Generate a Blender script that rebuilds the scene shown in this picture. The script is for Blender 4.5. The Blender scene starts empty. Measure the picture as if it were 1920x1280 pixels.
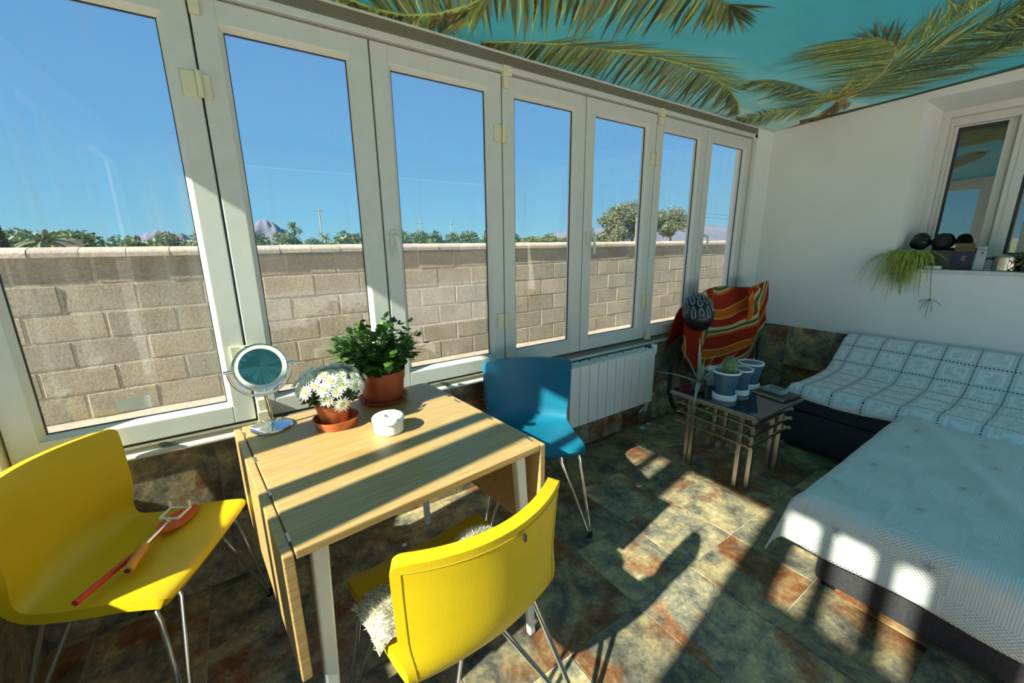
import bpy, bmesh, math, random
from mathutils import Vector, Matrix, noise
random.seed(7)
R = math.radians
scene = bpy.context.scene
COL = scene.collection

# ------------------------------------------------------------------ camera
cam_d = bpy.data.cameras.new('camera'); cam = bpy.data.objects.new('camera', cam_d); COL.objects.link(cam)
cam_d.sensor_width = 36.0; cam_d.lens = 762.6/1920*36; cam_d.clip_start = .02; cam_d.clip_end = 20000
pit, rol, yaw = R(13.618), R(-0.593), R(55.847)
fw = Vector((math.cos(yaw)*math.cos(pit), math.sin(yaw)*math.cos(pit), -math.sin(pit)))
rt = Vector((math.sin(yaw), -math.cos(yaw), 0)); up = rt.cross(fw)
r2 = rt*math.cos(rol)+up*math.sin(rol); u2 = -rt*math.sin(rol)+up*math.cos(rol)
M = Matrix((r2, u2, -fw)).transposed().to_4x4(); M.translation = (0, 0, 1.37)
cam.matrix_world = M
scene.camera = cam

# ------------------------------------------------------------------ view
vs = scene.view_settings
vs.view_transform = 'Standard'; vs.look = 'None'; vs.gamma = 1; vs.use_curve_mapping = False
vs.exposure = 0.62

# ------------------------------------------------------------------ sky
SKY = 0.95
w = bpy.data.worlds.new('sky'); scene.world = w; w.use_nodes = True
nt = w.node_tree; nt.nodes.clear()
tc = nt.nodes.new('ShaderNodeTexCoord'); sx = nt.nodes.new('ShaderNodeSeparateXYZ')
rp = nt.nodes.new('ShaderNodeValToRGB'); bg = nt.nodes.new('ShaderNodeBackground'); wo = nt.nodes.new('ShaderNodeOutputWorld')
nt.links.new(tc.outputs['Generated'], sx.inputs[0]); nt.links.new(sx.outputs['Z'], rp.inputs[0])
nt.links.new(rp.outputs[0], bg.inputs[0]); nt.links.new(bg.outputs[0], wo.inputs[0])
e = rp.color_ramp.elements
e[0].position = 0.0; e[0].color = (.21, .46, .565, 1)
e[1].position = 1.0; e[1].color = (.055, .17, .42, 1)
for p, c in ((.06, (.17, .40, .57, 1)), (.2, (.125, .32, .565, 1)), (.45, (.105, .245, .51, 1))):
    q = e.new(p); q.color = c
bg.inputs[1].default_value = SKY

# ------------------------------------------------------------------ sun (comes in low over the left glazing)
SUN_AZ, SUN_EL = R(9.5), R(35.5)
sd = Vector((math.cos(SUN_AZ)*math.cos(SUN_EL), math.sin(SUN_AZ)*math.cos(SUN_EL), -math.sin(SUN_EL)))
sl = bpy.data.lights.new('sun', 'SUN'); sl.energy = 10.0; sl.angle = R(.9); sl.color = (1, .92, .78)
so = bpy.data.objects.new('sun', sl); COL.objects.link(so); so.location = (-20, -3, 18)
so.rotation_euler = sd.to_track_quat('-Z', 'Y').to_euler()

# ------------------------------------------------------------------ helpers
class MB:
    """collects vertices and faces of one mesh"""
    def __init__(s): s.v = []; s.f = []; s.m = []; s.uv = None
    def add(s, vs_, fs, mi=0):
        b = len(s.v); s.v += [tuple(p) for p in vs_]; s.f += [tuple(i+b for i in f) for f in fs]; s.m += [mi]*len(fs); return s
    def box(s, x0, x1, y0, y1, z0, z1, bev=0, mi=0, T=None):
        if bev > 0:
            bm = bmesh.new(); bmesh.ops.create_cube(bm, size=1)
            for v in bm.verts: v.co = Vector(((x0+x1)/2+v.co.x*(x1-x0), (y0+y1)/2+v.co.y*(y1-y0), (z0+z1)/2+v.co.z*(z1-z0)))
            bmesh.ops.bevel(bm, geom=bm.edges[:], offset=bev, segments=2, affect='EDGES', profile=.5)
            bm.verts.ensure_lookup_table()
            vv = [v.co.copy() for v in bm.verts]; ff = [[v.index for v in f.verts] for f in bm.faces]; bm.free()
        else:
            vv = [Vector(p) for p in ((x0,y0,z0),(x1,y0,z0),(x1,y1,z0),(x0,y1,z0),(x0,y0,z1),(x1,y0,z1),(x1,y1,z1),(x0,y1,z1))]
            ff = [(0,3,2,1),(4,5,6,7),(0,1,5,4),(1,2,6,5),(2,3,7,6),(3,0,4,7)]
        if T: vv = [T @ p for p in vv]
        return s.add(vv, ff, mi)
    def tube(s, pts, r, seg=10, mi=0, cap=True, closed=False):
        pts = [Vector(p) for p in pts]; n = len(pts); rings = []; prev = None
        for i in range(n):
            a = pts[i-1] if (i > 0 or closed) else pts[i]; b = pts[(i+1) % n] if (i < n-1 or closed) else pts[i]
            t = (b-a).normalized()
            if prev is None:
                x = t.orthogonal().normalized()
            else:
                x = prev-t*prev.dot(t)
                x = x.normalized() if x.length > 1e-6 else t.orthogonal().normalized()
            prev = x; y = t.cross(x)
            ri = r[i] if isinstance(r, (list, tuple)) else r
            rings.append([pts[i]+(x*math.cos(2*math.pi*k/seg)+y*math.sin(2*math.pi*k/seg))*ri for k in range(seg)])
        vv = [p for ring in rings for p in ring]; ff = []
        for i in range(n if closed else n-1):
            j = (i+1) % n
            for k in range(seg):
                l = (k+1) % seg; ff.append((i*seg+k, i*seg+l, j*seg+l, j*seg+k))
        if cap and not closed:
            ff.append(tuple(range(seg))[::-1]); ff.append(tuple((n-1)*seg+k for k in range(seg)))
        return s.add(vv, ff, mi)
    def lathe(s, prof, seg=40, c=(0,0,0), mi=0, T=None, cap=True):
        vv = []; ff = []; n = len(prof)
        for (r_, z_) in prof:
            for k in range(seg):
                a = 2*math.pi*k/seg; vv.append(Vector((c[0]+r_*math.cos(a), c[1]+r_*math.sin(a), c[2]+z_)))
        for i in range(n-1):
            for k in range(seg):
                l = (k+1) % seg; ff.append((i*seg+k, i*seg+l, (i+1)*seg+l, (i+1)*seg+k))
        if cap and prof[0][0] > 1e-6: ff.append(tuple(range(seg))[::-1])
        if cap and prof[-1][0] > 1e-6: ff.append(tuple((n-1)*seg+k for k in range(seg)))
        if T: vv = [T @ p for p in vv]
        return s.add(vv, ff, mi)
    def prism(s, poly, z0, z1, T=None, mi=0):
        n = len(poly); vv = [Vector((p[0], p[1], z0)) for p in poly]+[Vector((p[0], p[1], z1)) for p in poly]
        ff = [tuple(range(n))[::-1], tuple(range(n, 2*n))]+[(i, (i+1) % n, n+(i+1) % n, n+i) for i in range(n)]
        if T: vv = [T @ p for p in vv]
        return s.add(vv, ff, mi)
    def grid(s, fn, nu, nv, mi=0):
        vv = [fn(i/nu, j/nv) for j in range(nv+1) for i in range(nu+1)]
        ff = [(j*(nu+1)+i, j*(nu+1)+i+1, (j+1)*(nu+1)+i+1, (j+1)*(nu+1)+i) for j in range(nv) for i in range(nu)]
        return s.add(vv, ff, mi)
    def ellipsoid(s, c, r, nu=16, nv=10, T=None, fn=None):
        vv = []; ff = []
        for j in range(nv+1):
            th = math.pi*j/nv
            for i in range(nu):
                ph = 2*math.pi*i/nu
                d = Vector((math.sin(th)*math.cos(ph), math.sin(th)*math.sin(ph), math.cos(th)))
                k = fn(d) if fn else 1
                p = Vector((c[0]+r[0]*d.x*k, c[1]+r[1]*d.y*k, c[2]+r[2]*d.z*k)); vv.append(T @ p if T else p)
        for j in range(nv):
            for i in range(nu):
                l = (i+1) % nu; ff.append((j*nu+i, (j+1)*nu+i, (j+1)*nu+l, j*nu+l))
        return s.add(vv, ff)
    def mesh(s, name, mats, smooth=False, ang=40):
        me = bpy.data.meshes.new(name); me.from_pydata(s.v, [], s.f)
        if not isinstance(mats, (list, tuple)): mats = [mats]
        for m_ in mats: me.materials.append(m_)
        if len(mats) > 1: me.polygons.foreach_set('material_index', s.m)
        if smooth:
            me.polygons.foreach_set('use_smooth', [True]*len(me.polygons))
            try: me.set_sharp_from_angle(angle=R(ang))
            except Exception: pass
        me.update(); return me
    def build(s, name, mats, parent=None, smooth=False, ang=40):
        o = bpy.data.objects.new(name, s.mesh(name, mats, smooth, ang)); COL.objects.link(o)
        if parent: o.parent = parent
        return o

def tag(o, label=None, cat=None, group=None, kind=None):
    if label: o['label'] = label
    if cat: o['category'] = cat
    if group: o['group'] = group
    if kind: o['kind'] = kind
    return o
def thing(name, label, cat, loc=(0,0,0), rz=0, group=None):
    o = bpy.data.objects.new(name, None); COL.objects.link(o); o.location = loc; o.rotation_euler = (0, 0, rz)
    o.empty_display_size = .1
    return tag(o, label, cat, group)
def struct(name, label, cat='structure', loc=(0,0,0)):
    o = bpy.data.objects.new(name, None); COL.objects.link(o); o.location = loc; o.empty_display_size = .1
    return tag(o, label, cat, None, 'structure')
def copy_tree(o, parent=None):
    c = o.copy(); COL.objects.link(c); c.parent = parent
    for ch in list(o.children): copy_tree(ch, c)
    return c
def inst(name, me, parent, loc, rz=0, scale=None):
    o = bpy.data.objects.new(name, me); COL.objects.link(o); o.parent = parent; o.location = loc; o.rotation_euler = (0, 0, rz)
    if scale: o.scale = scale
    return o
def lerp(a, b, t): return a+(b-a)*t
def poly_at(pts, t):
    n = len(pts)-1; x = min(max(t, 0), 1)*n; i = min(int(x), n-1); f = x-i
    return Vector(pts[i]).lerp(Vector(pts[i+1]), f)

# ------------------------------------------------------------------ materials
class Mat:
    def __init__(s, name):
        s.m = bpy.data.materials.new(name); s.m.use_nodes = True; s.nt = s.m.node_tree; s.nt.nodes.clear()
        s.out = s.n('ShaderNodeOutputMaterial'); s.b = s.n('ShaderNodeBsdfPrincipled'); s.l(s.b.outputs[0], s.out.inputs[0])
    def n(s, t, **k):
        x = s.nt.nodes.new(t)
        for a, b in k.items(): setattr(x, a, b)
        return x
    def l(s, a, b): s.nt.links.new(a, b)
    def set(s, **k):
        for a, b in k.items(): s.b.inputs[a.replace('_', ' ')].default_value = b
        return s
    def coord(s, kind='Object', scale=(1,1,1), rnd=False):
        t = s.n('ShaderNodeTexCoord'); o = t.outputs[kind]
        if rnd:
            oi = s.n('ShaderNodeObjectInfo'); mu = s.n('ShaderNodeMath', operation='MULTIPLY'); mu.inputs[1].default_value = 73.0
            s.l(oi.outputs['Random'], mu.inputs[0]); va = s.n('ShaderNodeVectorMath', operation='ADD'); s.l(o, va.inputs[0]); s.l(mu.outputs[0], va.inputs[1]); o = va.outputs[0]
        mp = s.n('ShaderNodeMapping'); mp.inputs['Scale'].default_value = scale; s.l(o, mp.inputs[0]); return mp.outputs[0]
    def noise(s, vec, scale=5, detail=4, rough=.55, dist=0):
        x = s.n('ShaderNodeTexNoise'); x.inputs['Scale'].default_value = scale; x.inputs['Detail'].default_value = detail
        x.inputs['Roughness'].default_value = rough; x.inputs['Distortion'].default_value = dist; s.l(vec, x.inputs['Vector']); return x.outputs[0]
    def ramp(s, fac, stops, interp='LINEAR'):
        x = s.n('ShaderNodeValToRGB'); x.color_ramp.interpolation = interp; e = x.color_ramp.elements
        while len(e) > 1: e.remove(e[-1])
        e[0].position = stops[0][0]; e[0].color = (*stops[0][1], 1)
        for p, c in stops[1:]:
            q = e.new(p); q.color = (*c, 1)
        s.l(fac, x.inputs[0]); return x.outputs[0]
    def mix(s, fac, a, b, mode='MIX'):
        x = s.n('ShaderNodeMix', data_type='RGBA', blend_type=mode)
        for i, v in ((0, fac), (6, a), (7, b)):
            if isinstance(v, (int, float)): x.inputs[i].default_value = v
            elif isinstance(v, tuple): x.inputs[i].default_value = (*v, 1) if len(v) == 3 else v
            else: s.l(v, x.inputs[i])
        return x.outputs[2]
    def math(s, op, a, b=None, c=None):
        x = s.n('ShaderNodeMath', operation=op)
        for i, v in enumerate((a, b, c)):
            if v is None: continue
            if isinstance(v, (int, float)): x.inputs[i].default_value = v
            else: s.l(v, x.inputs[i])
        return x.outputs[0]
    def sep(s, vec):
        x = s.n('ShaderNodeSeparateXYZ'); s.l(vec, x.inputs[0]); return x.outputs
    def bump(s, h, strength=.3, dist=.01):
        x = s.n('ShaderNodeBump'); x.inputs['Strength'].default_value = strength; x.inputs['Distance'].default_value = dist
        s.l(h, x.inputs['Height']); s.l(x.outputs[0], s.b.inputs['Normal']); return s
    def color(s, sock): s.l(sock, s.b.inputs['Base Color']); return s

def simple(name, col, rough=.5, metal=0, var=.12, nscale=18, bump=0, bscale=120, spec=.5, coat=0):
    m = Mat(name); m.set(Roughness=rough, Metallic=metal, Specular_IOR_Level=spec)
    if coat: m.set(Coat_Weight=coat, Coat_Roughness=.08)
    c = m.coord('Object'); n_ = m.noise(c, nscale, 3)
    lo = tuple(x*(1-var) for x in col); hi = tuple(min(1, x*(1+var)) for x in col)
    m.color(m.ramp(n_, [(.3, lo), (.7, hi)]))
    if bump: m.bump(m.noise(c, bscale, 3), bump, .004)
    return m.m

MT = {}
MT['pvc'] = simple('white_pvc', (.66, .655, .60), .32, var=.03)
MT['pvc_ext'] = MT['pvc']
MT['ivory'] = simple('ivory_plastic', (.74, .68, .47), .4, var=.05)
MT['gasket'] = simple('rubber_gasket', (.03, .03, .035), .6)
MT['plaster'] = simple('wall_plaster', (.80, .80, .755), .85, var=.025, nscale=3, bump=.12, bscale=160)
MT['cornice'] = simple('cornice_board', (.17, .16, .11), .5, var=.05)
MT['grout'] = simple('grout', (.46, .42, .33), .9, var=.1, nscale=40)
MT['marble'] = simple('sill_marble', (.62, .62, .58), .25, var=.15, nscale=12)
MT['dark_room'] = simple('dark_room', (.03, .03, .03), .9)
MT['chrome'] = simple('chrome', (.82, .82, .82), .09, 1, var=.02)
MT['steel'] = simple('brushed_steel', (.50, .47, .42), .34, 1, var=.08, nscale=60)
MT['black_plastic'] = simple('black_plastic', (.012, .012, .013), .3)
MT['black_rubber'] = simple('black_rubber', (.015, .015, .015), .7)
MT['white_paint'] = simple('white_lacquer', (.74, .72, .64), .35, var=.03)
MT['white_cer'] = simple('white_ceramic', (.86, .86, .83), .18, var=.02)
MT['terra'] = simple('terracotta_plastic', (.52, .135, .045), .38, var=.07, coat=.15)
MT['terra_dk'] = simple('dark_terracotta_plastic', (.34, .06, .02), .4, var=.08)
MT['soil'] = simple('soil', (.035, .022, .014), .95, var=.5, nscale=80, bump=.6, bscale=90)
MT['rad'] = simple('radiator_enamel', (.80, .79, .73), .35, var=.02)
MT['copper'] = simple('pipe_white', (.75, .74, .70), .4)
MT['blue_pot'] = simple('blue_pot_glaze', (.055, .125, .18), .4, var=.08)
MT['cactus'] = simple('cactus_skin', (.12, .19, .05), .6, var=.3, nscale=40, bump=.4, bscale=80)
MT['moss'] = simple('small_succulent', (.05, .09, .03), .7, var=.4, nscale=60)
MT['aloe'] = simple('aloe_leaf', (.30, .35, .24), .45, var=.2, nscale=20)
MT['red_pot'] = simple('red_clay', (.30, .05, .03), .5, var=.15)
MT['wood_dark'] = simple('dark_board', (.05, .035, .03), .5, var=.2)
MT['wood_edge'] = simple('pale_board_edge', (.55, .40, .22), .6)
MT['sofa'] = simple('charcoal_fabric', (.042, .040, .047), .9, var=.25, nscale=90, bump=.5, bscale=500)
MT['card'] = simple('cardboard', (.25, .16, .07), .8)
MT['navy'] = simple('navy_print', (.004, .006, .045), .5)
MT['grey_card'] = simple('grey_card', (.42, .45, .43), .6)
MT['rhip'] = simple('trailing_stem', (.36, .42, .07), .5, var=.35, nscale=30)
MT['fern'] = simple('leafy_green', (.05, .13, .02), .5, var=.4, nscale=40)
MT['foam_orange'] = simple('orange_foam', (.62, .26, .04), .7)
MT['red_plastic'] = simple('red_plastic', (.62, .035, .02), .35)
MT['orange_plastic'] = simple('orange_plastic', (.72, .13, .03), .4)
MT['fleece'] = simple('cream_fleece', (.82, .78, .66), .9)
MT['bark'] = simple('bark', (.20, .15, .10), .9, var=.3, nscale=8)
MT['bike_paint'] = simple('bike_paint', (.05, .05, .055), .3)
MT['tyre'] = simple('tyre', (.03, .026, .02), .75)
MT['house_far'] = simple('far_house', (.62, .46, .34), .9)
MT['rock'] = simple('far_mountain', (.13, .14, .19), 1, var=.2, nscale=.004)
MT['pole'] = simple('wood_pole', (.30, .27, .23), .9)
MT['paper'] = simple('white_paper', (.9, .88, .78), .6, var=.02)

def mk_leather(name, col):
    m = Mat(name); m.set(Roughness=.42, Specular_IOR_Level=.45)
    c = m.coord('Object'); n_ = m.noise(c, 6, 3)
    m.color(m.ramp(n_, [(.3, tuple(x*.93 for x in col)), (.7, tuple(min(1, x*1.05) for x in col))]))
    v = m.n('ShaderNodeTexVoronoi'); v.inputs['Scale'].default_value = 260; m.l(c, v.inputs['Vector'])
    m.bump(v.outputs[0], .12, .002); return m.m
MT['yellow'] = mk_leather('yellow_leather', (.66, .45, .008))
MT['blue'] = mk_leather('blue_leather', (.006, .15, .25))
MT['seam'] = simple('yellow_seam', (.40, .27, .01), .5)
MT['seam_blue'] = simple('blue_seam', (.006, .10, .18), .5)

def mk_glass(name, tint=(.93, .95, .94), dirt=.05):
    m = Mat(name); m.nt.nodes.remove(m.b)
    tr = m.n('ShaderNodeBsdfTransparent'); tr.inputs[0].default_value = (*tint, 1)
    gl = m.n('ShaderNodeBsdfGlossy'); gl.inputs['Roughness'].default_value = .0; gl.inputs[0].default_value = (1, 1, 1, 1)
    lw_ = m.n('ShaderNodeLayerWeight'); lw_.inputs[0].default_value = .5
    fr = m.math('MULTIPLY_ADD', m.math('POWER', lw_.outputs['Facing'], 5.0), .96, .035)
    mx = m.n('ShaderNodeMixShader'); m.l(fr, mx.inputs[0]); m.l(tr.outputs[0], mx.inputs[1]); m.l(gl.outputs[0], mx.inputs[2])
    out = mx.outputs[0]
    if dirt:
        c = m.coord('Object', (14, 14, .9)); st = m.noise(c, 1.0, 3, .6)
        c2 = m.coord('Object', (1, 1, 1)); bl = m.noise(c2, 2.2, 3, .5)
        f = m.math('MULTIPLY', m.ramp(st, [(.45, (0, 0, 0)), (.78, (1, 1, 1))]), m.ramp(bl, [(.35, (.15, .15, .15)), (.7, (1, 1, 1))]))
        f = m.math('MULTIPLY', f, dirt)
        df = m.n('ShaderNodeBsdfDiffuse'); df.inputs[0].default_value = (.8, .8, .78, 1)
        m2 = m.n('ShaderNodeMixShader'); m.l(f, m2.inputs[0]); m.l(out, m2.inputs[1]); m.l(df.outputs[0], m2.inputs[2]); out = m2.outputs[0]
    m.l(out, m.out.inputs[0]); return m.m
MT['pane'] = mk_glass('window_glass', (.95, .965, .96), .20)
MT['clear'] = mk_glass('clear_glass', (.86, .92, .90), 0)
def mk_dark_pane():
    m = Mat('dark_reflective_glass'); m.set(Roughness=.0, Base_Color=(.012, .014, .014, 1), Specular_IOR_Level=.5)
    m.b.inputs['IOR'].default_value = 3.6; return m.m
MT['mirror_pane'] = mk_dark_pane()
def mk_mirror():
    m = Mat('mirror_glass'); m.set(Roughness=.0, Metallic=1, Base_Color=(.62, .68, .67, 1)); return m.m
MT['mirror'] = mk_mirror()
def mk_table_glass():
    m = Mat('black_table_glass'); m.set(Roughness=.05, Base_Color=(.012, .016, .018, 1), Specular_IOR_Level=.7); return m.m
MT['table_glass'] = mk_table_glass()

def mk_slate(name, dark=1.0):
    m = Mat(name); c = m.coord('Object', rnd=True)
    a = m.noise(c, 8, 12, .74, .35); b = m.noise(c, 3.0, 7, .62, .3); d = m.noise(c, 60, 6, .75)
    base = m.ramp(a, [(.30, (.05, .05, .047)), (.40, (.14, .137, .12)), (.48, (.26, .245, .195)), (.56, (.45, .37, .21)), (.66, (.56, .50, .36))])
    rust = m.ramp(a, [(.3, (.10, .045, .025)), (.48, (.26, .11, .05)), (.58, (.36, .24, .13)), (.7, (.46, .40, .28))])
    col = m.mix(m.ramp(b, [(.52, (0, 0, 0)), (.60, (1, 1, 1))]), base, rust)
    oi = m.n('ShaderNodeObjectInfo')
    col = m.mix(1.0, col, m.ramp(oi.outputs['Random'], [(0, (.72*dark, .67*dark, .60*dark)), (1, (1.32*dark, 1.22*dark, 1.08*dark))]), 'MULTIPLY')
    col = m.mix(.75, col, m.ramp(d, [(.3, (.45, .45, .45)), (.66, (1.2, 1.2, 1.2))]), 'MULTIPLY')
    m.color(col); m.set(Roughness=.45, Specular_IOR_Level=.4)
    m.l(m.ramp(d, [(.3, (.35,)*3), (.7, (.62,)*3)]), m.b.inputs['Roughness'])
    m.bump(m.math('ADD', a, m.math('MULTIPLY', d, .3)), .5, .006); return m.m
MT['slate'] = mk_slate('slate_tile', 1.0)

def mk_bamboo():
    m = Mat('bamboo'); c = m.coord('Object', (1, 1, 1))
    x = m.n('ShaderNodeMapping'); x.inputs['Scale'].default_value = (2.0, 70, 70); m.l(c, x.inputs[0])
    n_ = m.noise(x.outputs[0], 2.2, 4, .6); y = m.n('ShaderNodeMapping'); y.inputs['Scale'].default_value = (7, 160, 160); m.l(c, y.inputs[0])
    n2 = m.noise(y.outputs[0], 2, 3)
    col = m.ramp(n_, [(.3, (.46, .27, .095)), (.55, (.57, .37, .15)), (.75, (.65, .45, .21))])
    col = m.mix(.35, col, m.ramp(n2, [(.35, (.55, .5, .45)), (.6, (1, 1, 1))]), 'MULTIPLY')
    m.color(col).set(Roughness=.38); m.bump(n2, .08, .002); return m.m
MT['bamboo'] = mk_bamboo()
def mk_block(name, cols, bump=.9):
    m = Mat(name); c = m.coord('Object', rnd=True); a = m.noise(c, 3.2, 4); b = m.noise(c, 55, 5, .75); d = m.noise(c, 160, 2)
    oi = m.n('ShaderNodeObjectInfo')
    col = m.ramp(a, [(.3, cols[0]), (.7, cols[1])])
    col = m.mix(1.0, col, m.ramp(oi.outputs['Random'], [(0, (.86, .86, .86)), (1, (1.08, 1.06, 1.02))]), 'MULTIPLY')
    col = m.mix(.8, col, m.ramp(b, [(.3, (.55, .55, .55)), (.65, (1.2, 1.2, 1.2))]), 'MULTIPLY')
    m.color(col).set(Roughness=.95, Specular_IOR_Level=.1); m.bump(m.math('ADD', b, m.math('MULTIPLY', d, .4)), bump, .012); return m.m
MT['block'] = mk_block('concrete_block', ((.31, .28, .21), (.41, .37, .285)))
MT['mortar'] = mk_block('mortar', ((.38, .34, .26), (.47, .425, .33)), .5)
MT['coping'] = mk_block('coping_stone', ((.42, .36, .29), (.50, .44, .36)), .3)
MT['ground'] = mk_block('pale_ground', ((.50, .43, .33), (.62, .55, .44)), .4)
MT['field'] = simple('field', (.20, .20, .09), 1, var=.3, nscale=.05)

def mk_leaf(name, c0, c1, c2, trans=.35):
    m = Mat(name); oi = m.n('ShaderNodeNewGeometry')
    col = m.ramp(oi.outputs['Random Per Island'], [(0, c0), (.55, c1), (1, c2)])
    m.color(col).set(Roughness=.5)
    t = m.n('ShaderNodeBsdfTranslucent'); m.l(col, t.inputs[0]); mx = m.n('ShaderNodeMixShader'); mx.inputs[0].default_value = trans
    m.l(m.b.outputs[0], mx.inputs[1]); m.l(t.outputs[0], mx.inputs[2]); m.l(mx.outputs[0], m.out.inputs[0]); return m.m
MT['leaf'] = mk_leaf('pot_leaf', (.035, .10, .012), (.06, .16, .02), (.14, .27, .04))
MT['mumleaf'] = mk_leaf('chrysanthemum_leaf', (.03, .07, .02), (.06, .12, .04), (.12, .19, .08))
MT['tree'] = mk_leaf('tree_leaf', (.10, .13, .07), (.16, .19, .11), (.22, .24, .15), .3)
MT['tree2'] = mk_leaf('hedge_leaf', (.05, .10, .03), (.10, .16, .05), (.20, .24, .10), .2)
MT['palmleaf'] = mk_leaf('palm_leaf', (.06, .10, .03), (.12, .17, .06), (.2, .24, .1), .2)
MT['petal'] = mk_leaf('white_petal', (.86, .86, .78), (.92, .92, .86), (.96, .96, .92), .25)
MT['disc'] = simple('yellow_disc', (.75, .66, .10), .8)
MT['star'] = simple('embroidery', (.44, .40, .39), .8)

def mk_quilt():
    m = Mat('white_quilt'); t = m.n('ShaderNodeUVMap'); uv = t.outputs[0]; s_ = m.sep(uv)
    ch = m.n('ShaderNodeTexChecker'); ch.inputs['Scale'].default_value = 1; mp = m.n('ShaderNodeMapping'); mp.inputs['Scale'].default_value = (6.2, 5.2, 1); m.l(uv, mp.inputs[0]); m.l(mp.outputs[0], ch.inputs['Vector'])
    v = m.math('MULTIPLY', m.math('SINE', m.math('MULTIPLY', s_[0], 560)), m.math('SINE', m.math('MULTIPLY', s_[1], 560)))
    fl = m.math('MULTIPLY', m.math('SINE', m.math('MULTIPLY', s_[1], 900)), .15)
    h = m.n('ShaderNodeMix', data_type='FLOAT'); m.l(ch.outputs['Fac'], h.inputs[0]); m.l(v, h.inputs[2]); m.l(fl, h.inputs[3])
    rib = m.math('PINGPONG', m.math('MULTIPLY', s_[1], 2.6), .5)
    rib = m.math('LESS_THAN', rib, .012)
    hh = m.math('ADD', h.outputs[0], m.math('MULTIPLY', rib, 2.0))
    m.color(m.mix(ch.outputs['Fac'], (.74, .74, .71), (.69, .69, .67))).set(Roughness=.9, Specular_IOR_Level=.15)
    m.bump(hh, .55, .004); return m.m
MT['quilt'] = mk_quilt()
def mk_throw():
    m = Mat('crochet_throw'); t = m.n('ShaderNodeUVMap'); s_ = m.sep(t.outputs[0])
    def frac(k, n_): return m.math('FRACT', m.math('MULTIPLY', s_[k], n_))
    N = 1/.155
    fu, fv = frac(0, N), frac(1, N)
    eu = m.math('ABSOLUTE', m.math('SUBTRACT', fu, .5)); ev = m.math('ABSOLUTE', m.math('SUBTRACT', fv, .5))
    lu = m.math('GREATER_THAN', eu, .476); lv = m.math('GREATER_THAN', ev, .476)
    du = m.math('LESS_THAN', frac(0, N*9), .5); dv = m.math('LESS_THAN', frac(1, N*9), .5)
    hole = m.math('MAXIMUM', m.math('MULTIPLY', lu, dv), m.math('MULTIPLY', lv, du))
    mxe = m.math('MAXIMUM', eu, ev)
    frame = m.math('MULTIPLY', m.math('GREATER_THAN', mxe, .27), m.math('LESS_THAN', mxe, .36))
    c = m.coord('Object'); n_ = m.noise(c, 26, 3); mo = m.ramp(n_, [(.46, (0, 0, 0)), (.54, (1, 1, 1))])
    inner = m.math('MULTIPLY', m.math('LESS_THAN', mxe, .27), mo)
    pat = m.math('MAXIMUM', frame, inner)
    m.color(m.mix(pat, (.66, .69, .69), (.80, .82, .81))).set(Roughness=.9, Specular_IOR_Level=.1)
    m.bump(m.math('ADD', pat, m.noise(c, 300, 2)), .35, .004)
    tr = m.n('ShaderNodeBsdfTransparent'); mx = m.n('ShaderNodeMixShader'); m.l(hole, mx.inputs[0]); m.l(m.b.outputs[0], mx.inputs[1]); m.l(tr.outputs[0], mx.inputs[2])
    m.l(mx.outputs[0], m.out.inputs[0]); return m.m
MT['throw'] = mk_throw()
def mk_towel():
    m = Mat('striped_towel'); t = m.n('ShaderNodeUVMap'); s_ = m.sep(t.outputs[0]); f = m.math('FRACT', m.math('MULTIPLY', s_[0], 3.1))
    red, org, yel, cre, grn = (.36, .030, .012), (.58, .13, .015), (.62, .33, .07), (.58, .48, .24), (.10, .12, .035)
    col = m.ramp(f, [(0, red), (.26, yel), (.29, org), (.45, yel), (.49, red), (.68, cre), (.76, grn), (.83, cre), (.87, org), (.93, red)], 'CONSTANT')
    c = m.coord('Object'); m.color(m.mix(.35, col, m.ramp(m.noise(c, 120, 2), [(.3, (.75,)*3), (.7, (1.1,)*3)]), 'MULTIPLY')).set(Roughness=.95, Specular_IOR_Level=.1)
    m.bump(m.noise(c, 380, 2), .4, .004); return m.m
MT['towel'] = mk_towel()
def mk_mural():
    m = Mat('mural_sky'); c = m.coord('Object'); s_ = m.sep(c)
    g = m.math('ADD', m.math('MULTIPLY', s_[0], .16), m.math('MULTIPLY', s_[1], .28))
    n_ = m.noise(m.coord('Object', (1, 2.2, 1)), 1.6, 5, .6)
    f = m.math('ADD', g, m.math('MULTIPLY', m.math('SUBTRACT', n_, .5), .55))
    col = m.ramp(f, [(.45, (.045, .41, .57)), (.75, (.09, .56, .70)), (.98, (.28, .70, .74)), (1.15, (.55, .80, .74))])
    m.color(col).set(Roughness=.55, Specular_IOR_Level=.3); return m.m
MT['mural'] = mk_mural()
def mk_vcol():
    m = Mat('mural_print'); a = m.n('ShaderNodeVertexColor'); a.layer_name = 'Col'
    m.color(a.outputs[0]).set(Roughness=.55, Specular_IOR_Level=.3); return m.m
MT['print'] = mk_vcol()
def mk_fur():
    return MT['fleece']

# ================================================================== SETTING
XL, XE, YW, YB = -.72, 3.954, 1.86, -1.6
def zc(y): return 2.353-.051*y
T = .3425
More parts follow.
